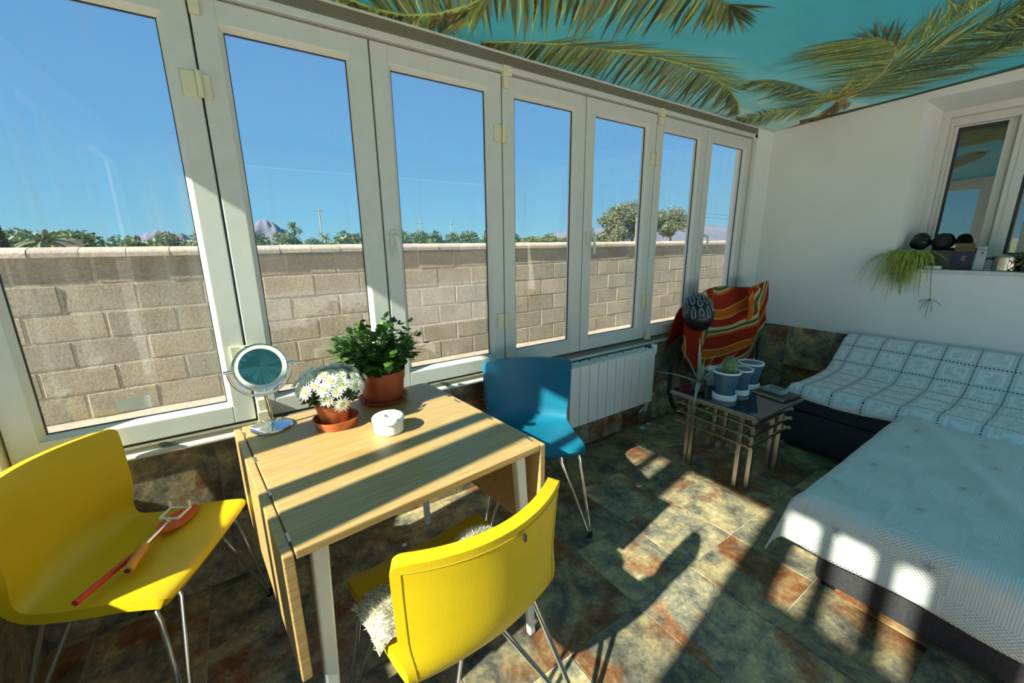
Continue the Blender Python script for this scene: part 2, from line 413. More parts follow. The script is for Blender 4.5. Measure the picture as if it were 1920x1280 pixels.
# ---- floor and its tiles
floor = struct('floor', 'dark slate tile floor of the sunroom', 'floor')
MB().box(XL-.1, XE+.05, YB-.1, YW+.1, -.12, -.004).build('screed', MT['grout'], floor)
g = .004
tm = MB().box(-T/2+g/2, T/2-g/2, -T/2+g/2, T/2-g/2, -.012, 0, .0018).mesh('tile', MT['slate'])
ox, oy = .0645*1.37/1.0, .087*1.37
x0 = ox-3*T; 
i = 0
nx = int((XE-XL)/T)+3; ny = int((YW-YB)/T)+3
xs = [ox+T*(k-4)+T/2 for k in range(0, 20)]; ys = [oy+T*(k-6)+T/2 for k in range(0, 16)]
for x in xs:
    for y in ys:
        if x+T/2 < XL or x-T/2 > XE or y+T/2 < YB or y-T/2 > YW: continue
        inst('tile', tm, floor, (x, y, random.uniform(-.0006, .0004)), random.choice((0, 1, 2, 3))*math.pi/2)

# ---- front (window) wall below the glazing
wf = struct('wall_front', 'low tiled wall below the window row', 'wall')
MB().box(XL-.1, XE+.1, YW+.008, YW+.16, -.1, .635).build('wall_base', MT['grout'], wf)
MB().box(3.70, XE+.02, YW-.01, YW+.16, .635, 2.30, .004).build('wall_pier', MT['plaster'], wf)
MB().box(XL-.1, -.675, YW-.02, YW+.16, .635, 2.30, .004).build('corner_post', MT['pvc'], wf)
MB().box(XL-.1, XE+.1, YW+.02, YW+.30, 2.26, 2.42).build('lintel', MT['plaster'], wf)
wt = {}
for r_, (z0, z1) in enumerate(((0, .30), (.30, .632))):
    h_ = z1-z0
    me = MB().box(-T/2+g/2, T/2-g/2, -.009, .0, -h_/2+g/2, h_/2-g/2, .0016).mesh('wall_tile', MT['slate'])
    for k in range(-3, 14):
        x = .02+T*k
        if x+T/2 < XL or x-T/2 > XE: continue
        inst('tile', me, wf, (x, YW+.009, (z0+z1)/2))
# ledge and window seat profile
tr1 = struct('trim_1', 'pale window ledge with rounded nosing under the sashes', 'trim')
MB().box(-.70, XE, YW-.025, YW+.02, .632, .652, .008).build('ledge_nosing', MT['pvc'], tr1, True)
MB().box(-.70, 3.70, YW-.008, YW+.12, .652, .672, .002).build('sill_track', MT['cornice'], tr1)
tr2 = struct('trim_2', 'olive grey cornice board along the top of the windows', 'trim')
MB().box(-.70, 3.71, YW-.006, YW+.10, 2.206, 2.258, .003).build('cornice_board', MT['cornice'], tr2)
MB().box(-.70, XE, YW-.013, YW-.0055, 2.249, 2.2585, .002).build('cornice_bead', MT['pvc'], tr2)
MB().box(-.70, 3.70, YW-.008, YW+.10, 2.178, 2.205, .002).build('head_track', MT['pvc'], tr2)
MB().box(3.66, 3.705, YW-.008, YW+.10, .652, 2.205, .003).build('side_jamb', MT['pvc'], tr2)
for xx in (-.672, .003, .586, 1.224, 1.80, 2.438, 3.022, 3.66): MB().box(xx-.022, xx+.022, YW+.0745, YW+.09, .672, 2.18).build('mullion_seal', MT['pvc'], tr2)

# ---- seven folding window sashes
SB = [-.672, .003, .586, 1.224, 1.80, 2.438, 3.022, 3.66]
SZ0, SZ1, ST = .680, 2.172, .072
def sash(n_, xa, xb):
    o = struct('window_%d' % n_, 'white framed folding window sash number %d from the left with clear pane' % n_, 'window', ((xa+xb)/2, YW+.012, 0))
    hw = (xb-xa)/2-.003
    fr = MB()
    for (a, b, c, d) in ((-hw, -hw+ST, SZ0, SZ1), (hw-ST, hw, SZ0, SZ1)): fr.box(a, b, 0, .062, c, d, .004)
    fr.box(-hw+ST-.002, hw-ST+.002, 0, .062, SZ1-ST, SZ1, .004); fr.box(-hw+ST-.002, hw-ST+.002, 0, .062, SZ0, SZ0+ST, .004)
    fr.build('frame', MT['pvc'], o)
    bd = MB(); bi = .014   # chamfered glazing bead
    X0, X1, Z0, Z1 = -hw+ST, hw-ST, SZ0+ST, SZ1-ST
    a = [(X0-.001, .004, Z0-.001), (X1+.001, .004, Z0-.001), (X1+.001, .004, Z1+.001), (X0-.001, .004, Z1+.001)]
    b = [(X0+bi, .022, Z0+bi), (X1-bi, .022, Z0+bi), (X1-bi, .022, Z1-bi), (X0+bi, .022, Z1-bi)]
    c = [(p[0], .028, p[2]) for p in b]; d = [(p[0], .030, p[2]) for p in a]
    vv = a+b+c+d; ff = []
    for q in range(3):
        for k in range(4): ff.append((q*4+k, q*4+(k+1) % 4, q*4+4+(k+1) % 4, q*4+4+k))
    bd.add(vv, ff).build('glazing_bead', MT['pvc'], o)
    gk = MB(); gg = .0032
    for (p, q, r_, s_) in ((X0+bi, X0+bi+gg, Z0+bi, Z1-bi), (X1-bi-gg, X1-bi, Z0+bi, Z1-bi), (X0+bi, X1-bi, Z0+bi, Z0+bi+gg), (X0+bi, X1-bi, Z1-bi-gg, Z1-bi)):
        gk.box(p, q, .024, .0315, r_, s_)
    gk.build('gasket', MT['gasket'], o)
    MB().box(X0+.002, X1-.002, .031, .037, Z0+.002, Z1-.002).build('pane', MT['pane'], o)
    return o
sashes = [sash(k+1, SB[k], SB[k+1]) for k in range(7)]
def hinge(parent, px, x, z):
    X = x-parent.location.x; Y = YW-parent.location.y
    m = MB(); m.box(X-.046, X-.004, Y+.002, Y+.012, z-.040, z+.040, .003); m.box(X+.010, X+.034, Y+.002, Y+.012, z-.040, z+.036, .003)
    m.build('hinge_plate', MT['ivory'], parent)
    MB().tube([(X+.003, Y-.004, z-.04), (X+.003, Y-.004, z+.04)], .009, 12).build('hinge_pin', MT['ivory'], parent, True)
def pivot(parent, x, z, top=True):
    X = x-parent.location.x; Y = YW-parent.location.y; m = MB()
    s_ = 1 if top else -1
    a, b = sorted((z, z+s_*.045)); m.box(X-.022, X+.028, Y-.016, Y+.012, a, b, .003)
    a, b = sorted((z, z-s_*.05)); m.box(X-.016, X+.014, Y-.008, Y+.012, a, b, .003)
    m.build('pivot_block', MT['ivory'], parent)
for s_, x in ((1, -.002), (3, 1.219), (5, 2.433)):
    for z in (1.90, .952): hinge(sashes[s_], s_, x, z)
    pivot(sashes[s_], x+.022, 2.16); pivot(sashes[s_], x+.030, .715, False)
def handle(parent, x, z=1.40):
    X = x-parent.location.x; Y = YW-parent.location.y+.012
    h_ = MB(); h_.box(X-.014, X+.014, Y-.010, Y+.001, z-.033, z+.033, .004); 
    h_.tube([(X, Y, z+.008), (X, Y-.035, z+.008), (X+.006, Y-.046, z+.002), (X+.010, Y-.050, z-.02), (X+.012, Y-.050, z-.10)], [.009, .009, .009, .008, .007], 10)
    h_.build('handle', MT['white_paint'], parent, True)
for s_, x in ((2, .586+.038), (4, 1.80+.04), (6, 3.022+.04)): handle(sashes[s_], x)
# white plate on the first pane, standing in for a bright reflection
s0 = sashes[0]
MB().box(-.402-s0.location.x, -.310-s0.location.x, .029, .0305, .80, .845).build('reflection_patch', MT['paper'], s0)

# ---- end wall with the tiled dado and the deep window recess
we = struct('wall_end', 'white plastered end wall with a deep window recess', 'wall')
RY, RZ0, RZ1, RX = .922, 1.14, 2.263, 4.45
m = MB(); m.box(XE, RX+.25, RY, YW+.3, -.1, 2.55); m.box(XE, RX+.25, YB-.2, RY, -.1, RZ0); m.box(XE, RX+.25, YB-.2, RY, RZ1, 2.6); m.box(XE, RX+.25, YB-.2, -.75, RZ0, RZ1)
m.build('wall_mass', MT['plaster'], we)
for r_, (z0, z1) in enumerate(((0, .30), (.30, .645))):
    h_ = z1-z0
    me = MB().box(-.009, 0, -T/2+g/2, T/2-g/2, -h_/2+g/2, h_/2-g/2, .0016).mesh('dado_tile', MT['slate'])
    for k in range(0, 10):
        y = YW-T/2-T*k
        if y+T/2 < YB: continue
        inst('tile', me, we, (XE+.0005, y, (z0+z1)/2))
MB().box(XE-.012, RX+.05, -.74, RY-.002, RZ0, RZ0+.026, .004).build('sill_slab', MT['marble'], we)

w8 = struct('window_8', 'sliding window with grey white frames reflecting the room in the end wall recess', 'window', (RX, 0, 0))
fr = MB()
for (y0, y1, d0, d1) in ((RY-.045, RY, -.02, .10), (RY-.062, RY-.045, .02, .10)): fr.box(d0, d1, y0, y1, RZ0+.07, RZ1-(.05 if d0 < 0 else .105), .003)
fr.box(-.02, .10, -.74, RY-.001, RZ1-.05, RZ1, .003); fr.box(.02, .10, -.74, RY-.001, RZ1-.105, RZ1-.05, .003); fr.box(-.02, .10, -.74, RY-.001, RZ0+.026, RZ0+.07, .003)
fr.build('frame', MT['pvc'], w8)
def slide(ya, yb, xo, wl_, wr_):
    m = MB(); w_ = .05; za, zb = RZ0+.07, RZ1-.105
    m.box(xo, xo+.03, yb-wl_, yb, za, zb, .003); m.box(xo, xo+.03, ya, ya+wr_, za, zb, .003); m.box(xo+.001, xo+.029, ya+.002, yb-.002, zb-.012, zb-.001, .003); m.box(xo+.001, xo+.029, ya+.002, yb-.002, za+.001, za+w_, .003)
    m.box(xo-.004, xo+.001, ya+wr_*.35, ya+wr_*.65, za, zb); m.box(xo-.004, xo+.001, yb-wl_*.6, yb-wl_*.4, za, zb)
    f_ = m.build('sliding_sash', MT['pvc'], w8)
    MB().box(xo+.014, xo+.018, ya+wr_-.004, yb-wl_+.004, za+w_-.004, zb-.008).build('pane', MT['mirror_pane'], f_)
    k = MB(); k.box(xo+.008, xo+.0135, yb-wl_-.016, yb-wl_, za+w_, zb-.012); k.box(xo+.008, xo+.0135, ya+wr_, yb-wl_-.016, zb-.040, zb-.012); k.build('gasket', MT['gasket'], f_)
slide(.535, .862, .04, .025, .065); slide(-.20, .545, .002, .075, .06); slide(-.74, -.16, .04, .06, .06)
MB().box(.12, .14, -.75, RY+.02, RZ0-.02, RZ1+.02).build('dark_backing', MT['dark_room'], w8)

# ---- left wall: glazing the sun comes through
wl = struct('wall_left', 'left wall with tall glazing that lets the sun in', 'wall')
m = MB(); A, B_ = XL-.06, XL
m.box(A, B_, -.50, YW+.1, -.1, .70); m.box(A, B_, YB-.1, -1.5, -.1, .70); m.box(A, B_, YB-.1, YW+.1, 2.105, 2.5)  # stretch toward the back left open to let in extra sky light
for (y0, y1) in ((1.85, YW+.1), (1.28, 1.42), (.755, .90), (.14, .295)): m.box(A, B_, y0, y1, .70, 2.105)
m.box(A, B_, -.26, .14, .70, 1.66); m.box(A, B_, -.50, -.26, .70, 2.105); m.box(A, B_, YB-.1, -1.5, .70, 2.105)  # panel under the high pane and solid stretch added for the viewer's shadow
m.build('wall_frame', MT['plaster'], wl)
m = MB()
for (y0, y1) in ((.965, 1.03), (-.02, .035), (-.19, -.125)): m.box(A+.01, B_-.01, y0, y1, .70 if y0 > .5 else 1.66, 2.105)  # slim bars set from shadow stripes; the last one added for the viewer's shadow
m.build('shadow_bar', MT['pvc'], wl)
for (y0, y1, z0) in ((1.42, 1.85, .70), (.90, 1.28, .70), (.295, .755, .70), (-.26, .14, 1.66)):
    MB().box(A+.028, A+.033, y0, y1, z0, 2.105).build('pane', MT['clear'], wl)
for (z0, z1) in ((0, .30), (.30, .632)):
    h_ = z1-z0; me = MB().box(0, .009, -T/2+g/2, T/2-g/2, -h_/2+g/2, h_/2-g/2, .0016).mesh('dado_tile', MT['slate'])
    for k in range(0, 7): inst('tile', me, wl, (XL-.0005, YW-T/2-T*k, (z0+z1)/2))
# ---- house wall behind the camera, with a wide opening added to brighten the room
wb = struct('wall_back', 'white plastered wall with an added wide opening for daylight behind the viewer', 'wall')
m = MB(); m.box(XL-.1, .2, YB-.1, YB, -.1, 2.6); m.box(3.6, XE+.1, YB-.1, YB, -.1, 2.6); m.box(.2, 3.6, YB-.1, YB, 2.2, 2.6)
m.build('wall_mass', MT['plaster'], wb)

# ---- ceiling with printed palm mural
ceil_ = struct('ceiling', 'ceiling printed with a turquoise sky and palm fronds mural', 'ceiling')
m = MB(); y0, y1 = YB-.1, YW+.30
vv = [(XL-.15, y0, zc(y0)), (XE+.02, y0, zc(y0)), (XE+.02, y1, zc(y1)), (XL-.15, y1, zc(y1))]
vv += [(p[0], p[1], p[2]+.14) for p in vv]
m.add(vv, [(0, 1, 2, 3), (7, 6, 5, 4), (0, 4, 5, 1), (1, 5, 6, 2), (2, 6, 7, 3), (3, 7, 4, 0)]).build('mural_panel', MT['mural'], ceil_)
MUR = {
'A_mid': [(1.09,1.82),(1.207,1.754),(1.391,1.671),(1.544,1.618),(1.684,1.579),(1.893,1.523),(2.119,1.494),(2.373,1.496),(2.659,1.545),(2.942,1.633),(3.19,1.749)],
'A_low': [(1.118,1.998),(1.251,1.988),(1.452,1.987),(1.657,1.964),(1.84,1.929),(2.112,1.902),(2.394,1.883),(2.655,1.847),(2.93,1.803),(3.095,1.799),(3.25,1.843)],
'A_up0': [(1.298,1.713),(1.544,1.618),(1.707,1.566),(1.893,1.523),(2.108,1.486),(2.373,1.496),(2.659,1.545)],
'A_up1': [(1.539,1.545),(1.772,1.445),(1.986,1.392),(2.333,1.355),(2.524,1.354),(2.799,1.426),(2.92,1.564)],
'B_mid': [(0.446,1.651),(0.622,1.578),(0.785,1.497),(0.953,1.414),(1.127,1.329),(1.312,1.244),(1.513,1.161),(1.698,1.101),(1.822,1.088)],
'B_low': [(0.703,1.912),(0.851,1.895),(1.004,1.837),(1.181,1.758),(1.357,1.669),(1.509,1.583),(1.678,1.477),(1.864,1.299),(2.046,1.247)],
'B_fan0': [(1.818,1.082)]*8,
'B_fan1': [(2.064,1.247),(2.084,1.225),(2.092,1.2),(2.08,1.155),(2.073,1.11),(2.069,1.075),(2.055,1.016),(2.017,0.95)],
'C_mid': [(0.384,1.78),(0.479,1.81),(0.601,1.826),(0.722,1.805),(0.83,1.735),(0.915,1.621),(0.95,1.518)],
'C_low': [(0.416,1.865),(0.525,1.886),(0.605,1.915),(0.736,1.941),(0.861,1.919),(0.948,1.885),(1.025,1.826)],
'C_stem': [(0.785,1.913),(0.818,1.815),(0.873,1.727),(0.944,1.589)],
'D1_mid': [(3.522,1.273),(3.458,1.114),(3.256,0.973),(3.069,0.885),(2.952,0.849),(2.818,0.837),(2.703,0.863),(2.621,0.921)],
'D1_tip': [(3.459,1.468),(3.24,1.354),(2.996,1.235),(2.782,1.234),(2.643,1.217),(2.566,1.219),(2.533,1.184),(2.549,1.094)],
'D1_up0': [(2.662,0.892),(2.691,0.87),(2.734,0.852),(2.778,0.843),(2.825,0.839),(2.9,0.843),(2.975,0.854)],
'D1_up1': [(2.544,0.891),(2.504,0.844),(2.51,0.813),(2.521,0.783),(2.573,0.739),(2.644,0.717),(2.862,0.72)],
'D2_mid': [(3.559,1.285),(3.242,1.295),(2.978,1.311),(2.789,1.347),(2.688,1.419)],
'D2_tip': [(3.522,1.493),(3.351,1.525),(3.155,1.541),(2.966,1.52),(2.725,1.483)],
'D3_mid': [(3.571,1.365),(3.46,1.502),(3.389,1.646),(3.346,1.794),(3.372,1.916)],
'D3_low': [(3.847,1.618),(3.724,1.737),(3.628,1.872),(3.532,1.95),(3.421,1.977)],
'D3_up': [(3.34,1.422),(3.269,1.524),(3.243,1.65),(3.233,1.776),(3.295,1.9)],
'D4_mid': [(3.504,1.253),(3.36,1.036),(3.211,0.819),(3.106,0.646),(3.046,0.505),(3.002,0.425)],
'D4_low': [(3.767,1.143),(3.725,0.925),(3.634,0.727),(3.482,0.57),(3.415,0.459),(3.323,0.405)],
'D4_up': [(3.022,0.993),(2.93,0.82),(2.842,0.655),(2.778,0.534),(2.777,0.434),(2.829,0.384)],
'D5_mid': [(3.535,1.277),(3.59,1.07),(3.582,0.849),(3.507,0.668),(3.463,0.55),(3.428,0.452)],
'D5_low': [(3.829,1.218),(3.911,1.015),(3.922,0.818),(3.841,0.652),(3.714,0.539),(3.602,0.441)],
'D5_up': [(3.26,1.01),(3.229,0.823),(3.21,0.662),(3.2,0.538),(3.19,0.456),(3.208,0.397)],
'D6_mid': [(3.448,1.165),(3.133,0.931),(2.956,0.748),(2.845,0.606),(2.761,0.502)],
'D6_up': [(2.781,1.059),(2.703,0.863),(2.624,0.733),(2.583,0.626),(2.546,0.531)],
'trunk': [(3.497,1.236),(3.659,1.363),(3.796,1.51),(3.91,1.642),(3.946,1.772)],
'trunk_w': [(3.69,1.237),(3.844,1.313),(3.94,1.459),(3.95,1.601),(3.95,1.693)],
'shade': [(3.95,1.667),(3.896,1.297),(3.938,1.021),(3.924,0.772),(3.895,0.509)],
}
DK, OL, GR, YG, YE, BR = (.05, .10, .05), (.19, .23, .10), (.22, .35, .10), (.52, .64, .16), (.82, .70, .14), (.34, .23, .11)
LAY = [0]
class Print:
    def __init__(s): s.mb = MB(); s.c = []; LAY[0] += 1; s.z = LAY[0]*.00025
    def quad(s, pts, col):
        pts = [Vector((max(-.7, min(p[0], XE-.002)), min(p[1], YW+.03))) for p in pts]
        s.mb.add([(p.x, p.y, zc(p.y)-.0008-s.z) for p in pts], [tuple(range(len(pts)))]); s.c.append(col)
    def leaf(s, a, b, w_, col, bend=0):
        a, b = Vector(a), Vector(b); d = b-a
        if d.length < 1e-4: return
        n_ = Vector((-d.y, d.x)).normalized(); mid = a.lerp(b, .45)+n_*bend*d.length
        s.quad([a-n_*w_*.25, mid-n_*w_*.5, b, mid+n_*w_*.5, a+n_*w_*.25], col)
    def frond(s, mid, tip, n_, w_, cols, jit=.02, rib=None, bend=.03, sweep=0):
        M_, P_ = MUR[mid], MUR[tip]
        for k in range(n_):
            t = (k+random.random()*.6)/n_; a = poly_at(M_, t); b = poly_at(P_, t+sweep*random.uniform(.6, 1.2))+Vector((random.gauss(0, jit), random.gauss(0, jit)))
            b = a.lerp(b, random.uniform(.55, 1.12))
            c = random.choice(cols); f = random.uniform(.75, 1.25)
            s.leaf(a, b, w_*random.uniform(.7, 1.3), tuple(x*f for x in c), random.uniform(-bend, bend))
        if rib: s.line(M_, *rib)
    def line(s, pts, w_, col):
        pts = [Vector(p) for p in pts]
        for a, b in zip(pts[:-1], pts[1:]):
            d = b-a; n_ = Vector((-d.y, d.x)).normalized()*w_/2; s.quad([a-n_, b-n_, b+n_, a+n_], col)
    def done(s, label):
        me = s.mb.mesh('palm_print', MT['print']); at = me.color_attributes.new('Col', 'FLOAT_COLOR', 'CORNER')
        k = 0
        for p, c in zip(me.polygons, s.c):
            for _ in p.loop_indices: at.data[k].color = (*c, 1); k += 1
        o = bpy.data.objects.new('palm_print', me); COL.objects.link(o); o.parent = ceil_; o['label'] = label
p = Print(); p.frond('B_mid', 'B_low', 105, .017, [DK, OL, OL, GR], .02, (.02, OL)); p.frond('B_mid', 'B_low', 40, .007, [YG, YG, YE], .03); p.frond('B_fan0', 'B_fan1', 24, .014, [DK, OL], .012); p.done('olive palm frond print hanging over the middle windows')
p = Print(); p.frond('C_mid', 'C_low', 34, .03, [DK, OL, GR, BR], .03, (.03, YG)); p.frond('C_mid', 'C_low', 26, .009, [YE, YG, YE], .05); p.line(MUR['C_stem'], .02, BR); p.done('tangled yellow green palm frond print near the left windows')
p = Print(); p.frond('A_mid', 'A_low', 150, .018, [DK, OL, OL, GR], .02); p.frond('A_mid', 'A_low', 60, .006, [YG, (.55, .52, .32)], .02); p.frond('A_up0', 'A_up1', 90, .008, [OL, GR, YG], .03, None); p.line(MUR['A_mid'], .016, YG); p.done('drooping palm frond print along the cornice')
p = Print(); p.quad([(3.80, 1.60), (3.95, 1.66), (3.95, .45), (3.90, .45), (3.90, 1.3)], DK); p.line(MUR['shade'], .03, DK)
for k in range(40):
    t = random.random()*.8; a = poly_at(MUR['trunk'], t).lerp(poly_at(MUR['trunk_w'], t), random.random()); b = poly_at(MUR['trunk'], t+.25).lerp(poly_at(MUR['trunk_w'], t+.25), random.random())
    p.leaf(a, b, .03, random.choice([BR, BR, (.30, .18, .07), YE, DK]))
p.done('palm trunk print beside the end wall')
p = Print(); p.frond('D5_mid', 'D5_low', 110, .008, [DK, OL, GR, YG], .04, sweep=.30); p.frond('D5_mid', 'D5_up', 90, .008, [DK, OL, GR], .04, (.012, OL), sweep=.32); p.frond('D4_mid', 'D4_low', 170, .009, [DK, DK, OL, GR, YG], .05, sweep=.30); p.frond('D4_mid', 'D4_up', 110, .007, [GR, OL, YG, DK], .05, (.010, YG), sweep=.32); p.frond('D6_mid', 'D6_up', 110, .005, [GR, YG, OL], .05, (.008, YG), sweep=.32); p.done('long palm frond prints running over the end window')
p = Print(); p.frond('D2_mid', 'D2_tip', 170, .009, [DK, DK, OL, GR, YG], .05, (.008, OL), sweep=.18); p.frond('D3_mid', 'D3_low', 120, .007, [YG, GR, OL], .03); p.frond('D3_mid', 'D3_up', 90, .006, [YG, OL, DK], .03, (.010, YE)); p.done('low palm frond prints in the ceiling corner')
p = Print(); p.frond('D1_mid', 'D1_tip', 260, .007, [GR, YG, YG, OL, DK], .05); p.frond('D1_mid', 'D1_mid', 4, .01, [YG], .05); p.frond('D1_up0', 'D1_up1', 30, .006, [DK, DK, OL], .03); p.line(MUR['D1_mid'], .022, (.40, .42, .16))
for k in range(26):
    a = Vector((3.50+random.gauss(0, .05), 1.27+random.gauss(0, .04))); b = a+Vector((random.uniform(-.25, .1), random.uniform(-.25, .12))); p.leaf(a, b, .02, random.choice([YE, YG, BR, (.5, .36, .06)]))
p.done('curved yellow green palm crown print')

# ================================================================== OUTDOORS
gnd = struct('ground', 'pale sandy ground outside the windows', 'ground')
MB().add([(-60, -60, -.02), (120, -60, -.02), (120, 5.2, -.02), (-60, 5.2, -.02)], [(0, 1, 2, 3)]).build('yard', MT['ground'], gnd)
MB().add([(-3000, 5.2, -.03), (9000, 5.2, -.03), (9000, 6000, -.03), (-3000, 6000, -.03)], [(0, 1, 2, 3)]).build('field', MT['field'], gnd)
MB().box(-7, 12, -10, YB-.1, -.10, -.01, .01).build('bounce_slab', simple('pale_bounce_slab', (.78, .77, .73), .8, var=.05, nscale=2), gnd)  # unseen pale slab added to bounce sunlight up onto the ceiling and walls
bw = thing('block_wall', 'rough concrete block garden wall with rounded coping outside the windows', 'wall', (0, 4.1, 0))
BL, BHt = .405, .198
MB().box(-5, 16, .0028, .19, 0, 1.305).build('mortar_core', MT['mortar'], bw)
fm = MB(); fm.grid(lambda u, v: (lerp(-5, 16, u), lerp(-.30, .03, v), .125+.012*noise.noise((u*60, v*3, 0))), 160, 3); fm.box(-5, 16, -.28, .05, -.02, .115)
fm.build('footing', MT['coping'], bw)
bms = []
for q in range(5):
    bm = bmesh.new(); bmesh.ops.create_cube(bm, size=1)
    for v in bm.verts: v.co = Vector((v.co.x*(BL-.014), v.co.y*.03+.015, v.co.z*(BHt-.014)))
    bmesh.ops.bevel(bm, geom=bm.edges[:], offset=.005, segments=1, affect='EDGES')
    for v in bm.verts:
        v.co += Vector((random.uniform(-.002, .002), random.uniform(-.0025, .001), random.uniform(-.002, .002)))
    me = bpy.data.meshes.new('block'); bm.to_mesh(me); bm.free(); me.materials.append(MT['block']); bms.append(me)
for r_ in range(6):
    z = .125+BHt*(r_+.5); off = (r_ % 2)*BL/2
    for k in range(-5, 28):
        inst('block', random.choice(bms), bw, (k*BL+off+random.uniform(-.004, .004), -.001+random.uniform(-.003, .003), z))
cp = MB(); CL = .245; prof = []
for k in range(9):
    a = math.pi*k/8; prof.append((.085-.125*math.cos(a), 1.335+.038*math.sin(a)))
prof = [(-.04, 1.305)]+prof+[(.21, 1.305)]
n_ = len(prof)
vv = [(-CL/2+.002, p[0], p[1]) for p in prof]+[(CL/2-.002, p[0], p[1]) for p in prof]
ff = [(i, (i+1) % n_, n_+(i+1) % n_, n_+i) for i in range(n_)]+[tuple(range(n_))[::-1], tuple(range(n_, 2*n_))]
cme = cp.add(vv, ff).mesh('coping_tile', MT['coping'], True, 30)
for k in range(-10, 52): inst('coping_tile', cme, bw, (k*CL, random.uniform(-.003, .003), random.uniform(-.002, .002)))

def leaf_cloud(n_, fn, size, flat=0.0):
    m = MB()
    for k in range(n_):
        c = Vector(fn()); s_ = size*random.uniform(.6, 1.3)
        a = Vector((random.gauss(0, 1), random.gauss(0, 1), random.gauss(0, 1)*(1-flat))).normalized(); b = a.orthogonal().normalized(); b = (Matrix.Rotation(random.random()*6.28, 3, a) @ b)
        m.add([c-a*s_, c+b*s_*.45, c+a*s_, c-b*s_*.45], [(0, 1, 2, 3)])
    return m
def crown_pt(blobs):
    def f():
        c, r_ = random.choice(blobs); d = Vector((random.gauss(0, 1), random.gauss(0, 1), random.gauss(0, 1))).normalized()
        q = random.random()**.35; return (c[0]+d.x*r_[0]*q, c[1]+d.y*r_[1]*q, c[2]+d.z*r_[2]*q)
    return f
def make_tree(name, label, loc, h_, rad, nleaf, lsize, mat, group=None, trunk=True, low=.25, cat='tree'):
    o = thing(name, label, cat, loc, 0, group)
    blobs = []
    for k in range(16):
        a = random.random()*6.28; q = rad*random.uniform(.2, .75); z = h_*random.uniform(low+.1, .85)
        blobs.append(((q*math.cos(a), q*math.sin(a), z), (rad*.4, rad*.4, h_*.15)))
    blobs.append(((0, 0, h_*.78), (rad*.5, rad*.5, h_*.2)))
    leaf_cloud(nleaf, crown_pt(blobs), lsize).build('foliage', mat, o)['kind'] = 'stuff'
    if trunk:
        t = MB(); t.tube([(0, 0, -.2), (.05*h_*.2, 0, h_*.3), (0, .03*h_, h_*.7)], [h_*.03, h_*.022, h_*.008], 8)
        for k in range(5):
            a = random.random()*6.28; t.tube([(0, 0, h_*random.uniform(.2, .4)), (rad*.5*math.cos(a), rad*.5*math.sin(a), h_*random.uniform(.5, .7))], [h_*.014, h_*.004], 6)
        t.build('trunk', MT['bark'], o, True)
    return o
# big trees beyond the wall, seen through the fifth and sixth sash
make_tree('broadleaf_tree', 'large grey green tree with open crown seen through the middle folding sashes', (50.5, 42, 0), 7.6, 4.6, 11000, .17, MT['tree'], low=.2)
make_tree('broadleaf_tree', 'rounded grey green tree on the right of the big tree pair', (58.5, 41, 0), 6.9, 3.4, 9000, .16, MT['tree'], low=.28)
make_tree('broadleaf_tree', 'lower bushy grey green tree left of the big tree pair', (43.6, 40, 0), 4.9, 2.7, 6500, .15, MT['tree'], low=.15)
make_tree('broadleaf_tree', 'small dark tree tip beside the fourth sash stile', (41.0, 42, 0), 3.6, 1.2, 1500, .14, MT['tree'], low=.2)
# distant tree line
random.seed(11)
protos = []
for q in range(5):
    blobs = [((random.uniform(-1.1, 1.1), random.uniform(-.7, .7), random.uniform(.5, 1.9)), (.9, .8, .8)) for _ in range(6)]+[((0, 0, .5), (1.5, 1, .5))]
    protos.append(leaf_cloud(900, crown_pt(blobs), .22).mesh('tree_line_bush', MT['tree2']))
ORD = ['', 'first', 'second', 'third', 'fourth', 'fifth', 'sixth', 'seventh', 'eighth', 'ninth', 'tenth', 'eleventh', 'twelfth', 'thirteenth', 'fourteenth', 'fifteenth']; cnt = {}
for k in range(30):
    x = -31+k*3.5+random.uniform(-.25, .25); y = 66+(k % 3)*4.2+random.uniform(-.4, .4); x *= y/70
    if x > 62: continue
    o = bpy.data.objects.new('tree_line_bush', protos[k % 5]); COL.objects.link(o); s_ = random.uniform(.88, 1.12)*y/70
    o.location = (x, y, 0); o.scale = (s_*1.4, s_*.9, s_*random.uniform(1.05, 1.45)); o.rotation_euler = (0, 0, random.choice((0, math.pi))+random.uniform(-.2, .2))
    pn = next((q for q in range(7) if x/y*1.9 < SB[q+1]), 6); cnt[pn] = cnt.get(pn, 0)+1
    tag(o, '%s green bush from the left in the tree line beyond the %s window sash' % (ORD[cnt[pn]], ORD[pn+1]), 'bush', 'bushes of the distant tree line')
hm = leaf_cloud(2600, lambda: (random.uniform(-3.2, 3.2), random.uniform(-.6, .6), random.uniform(.0, 1.85)), .16).mesh('hedge', MT['tree2'])
o = bpy.data.objects.new('hedge', hm); COL.objects.link(o); o.location = (30.5, 38, .0); tag(o, 'bright green clipped hedge above the wall in the fourth sash', 'hedge')
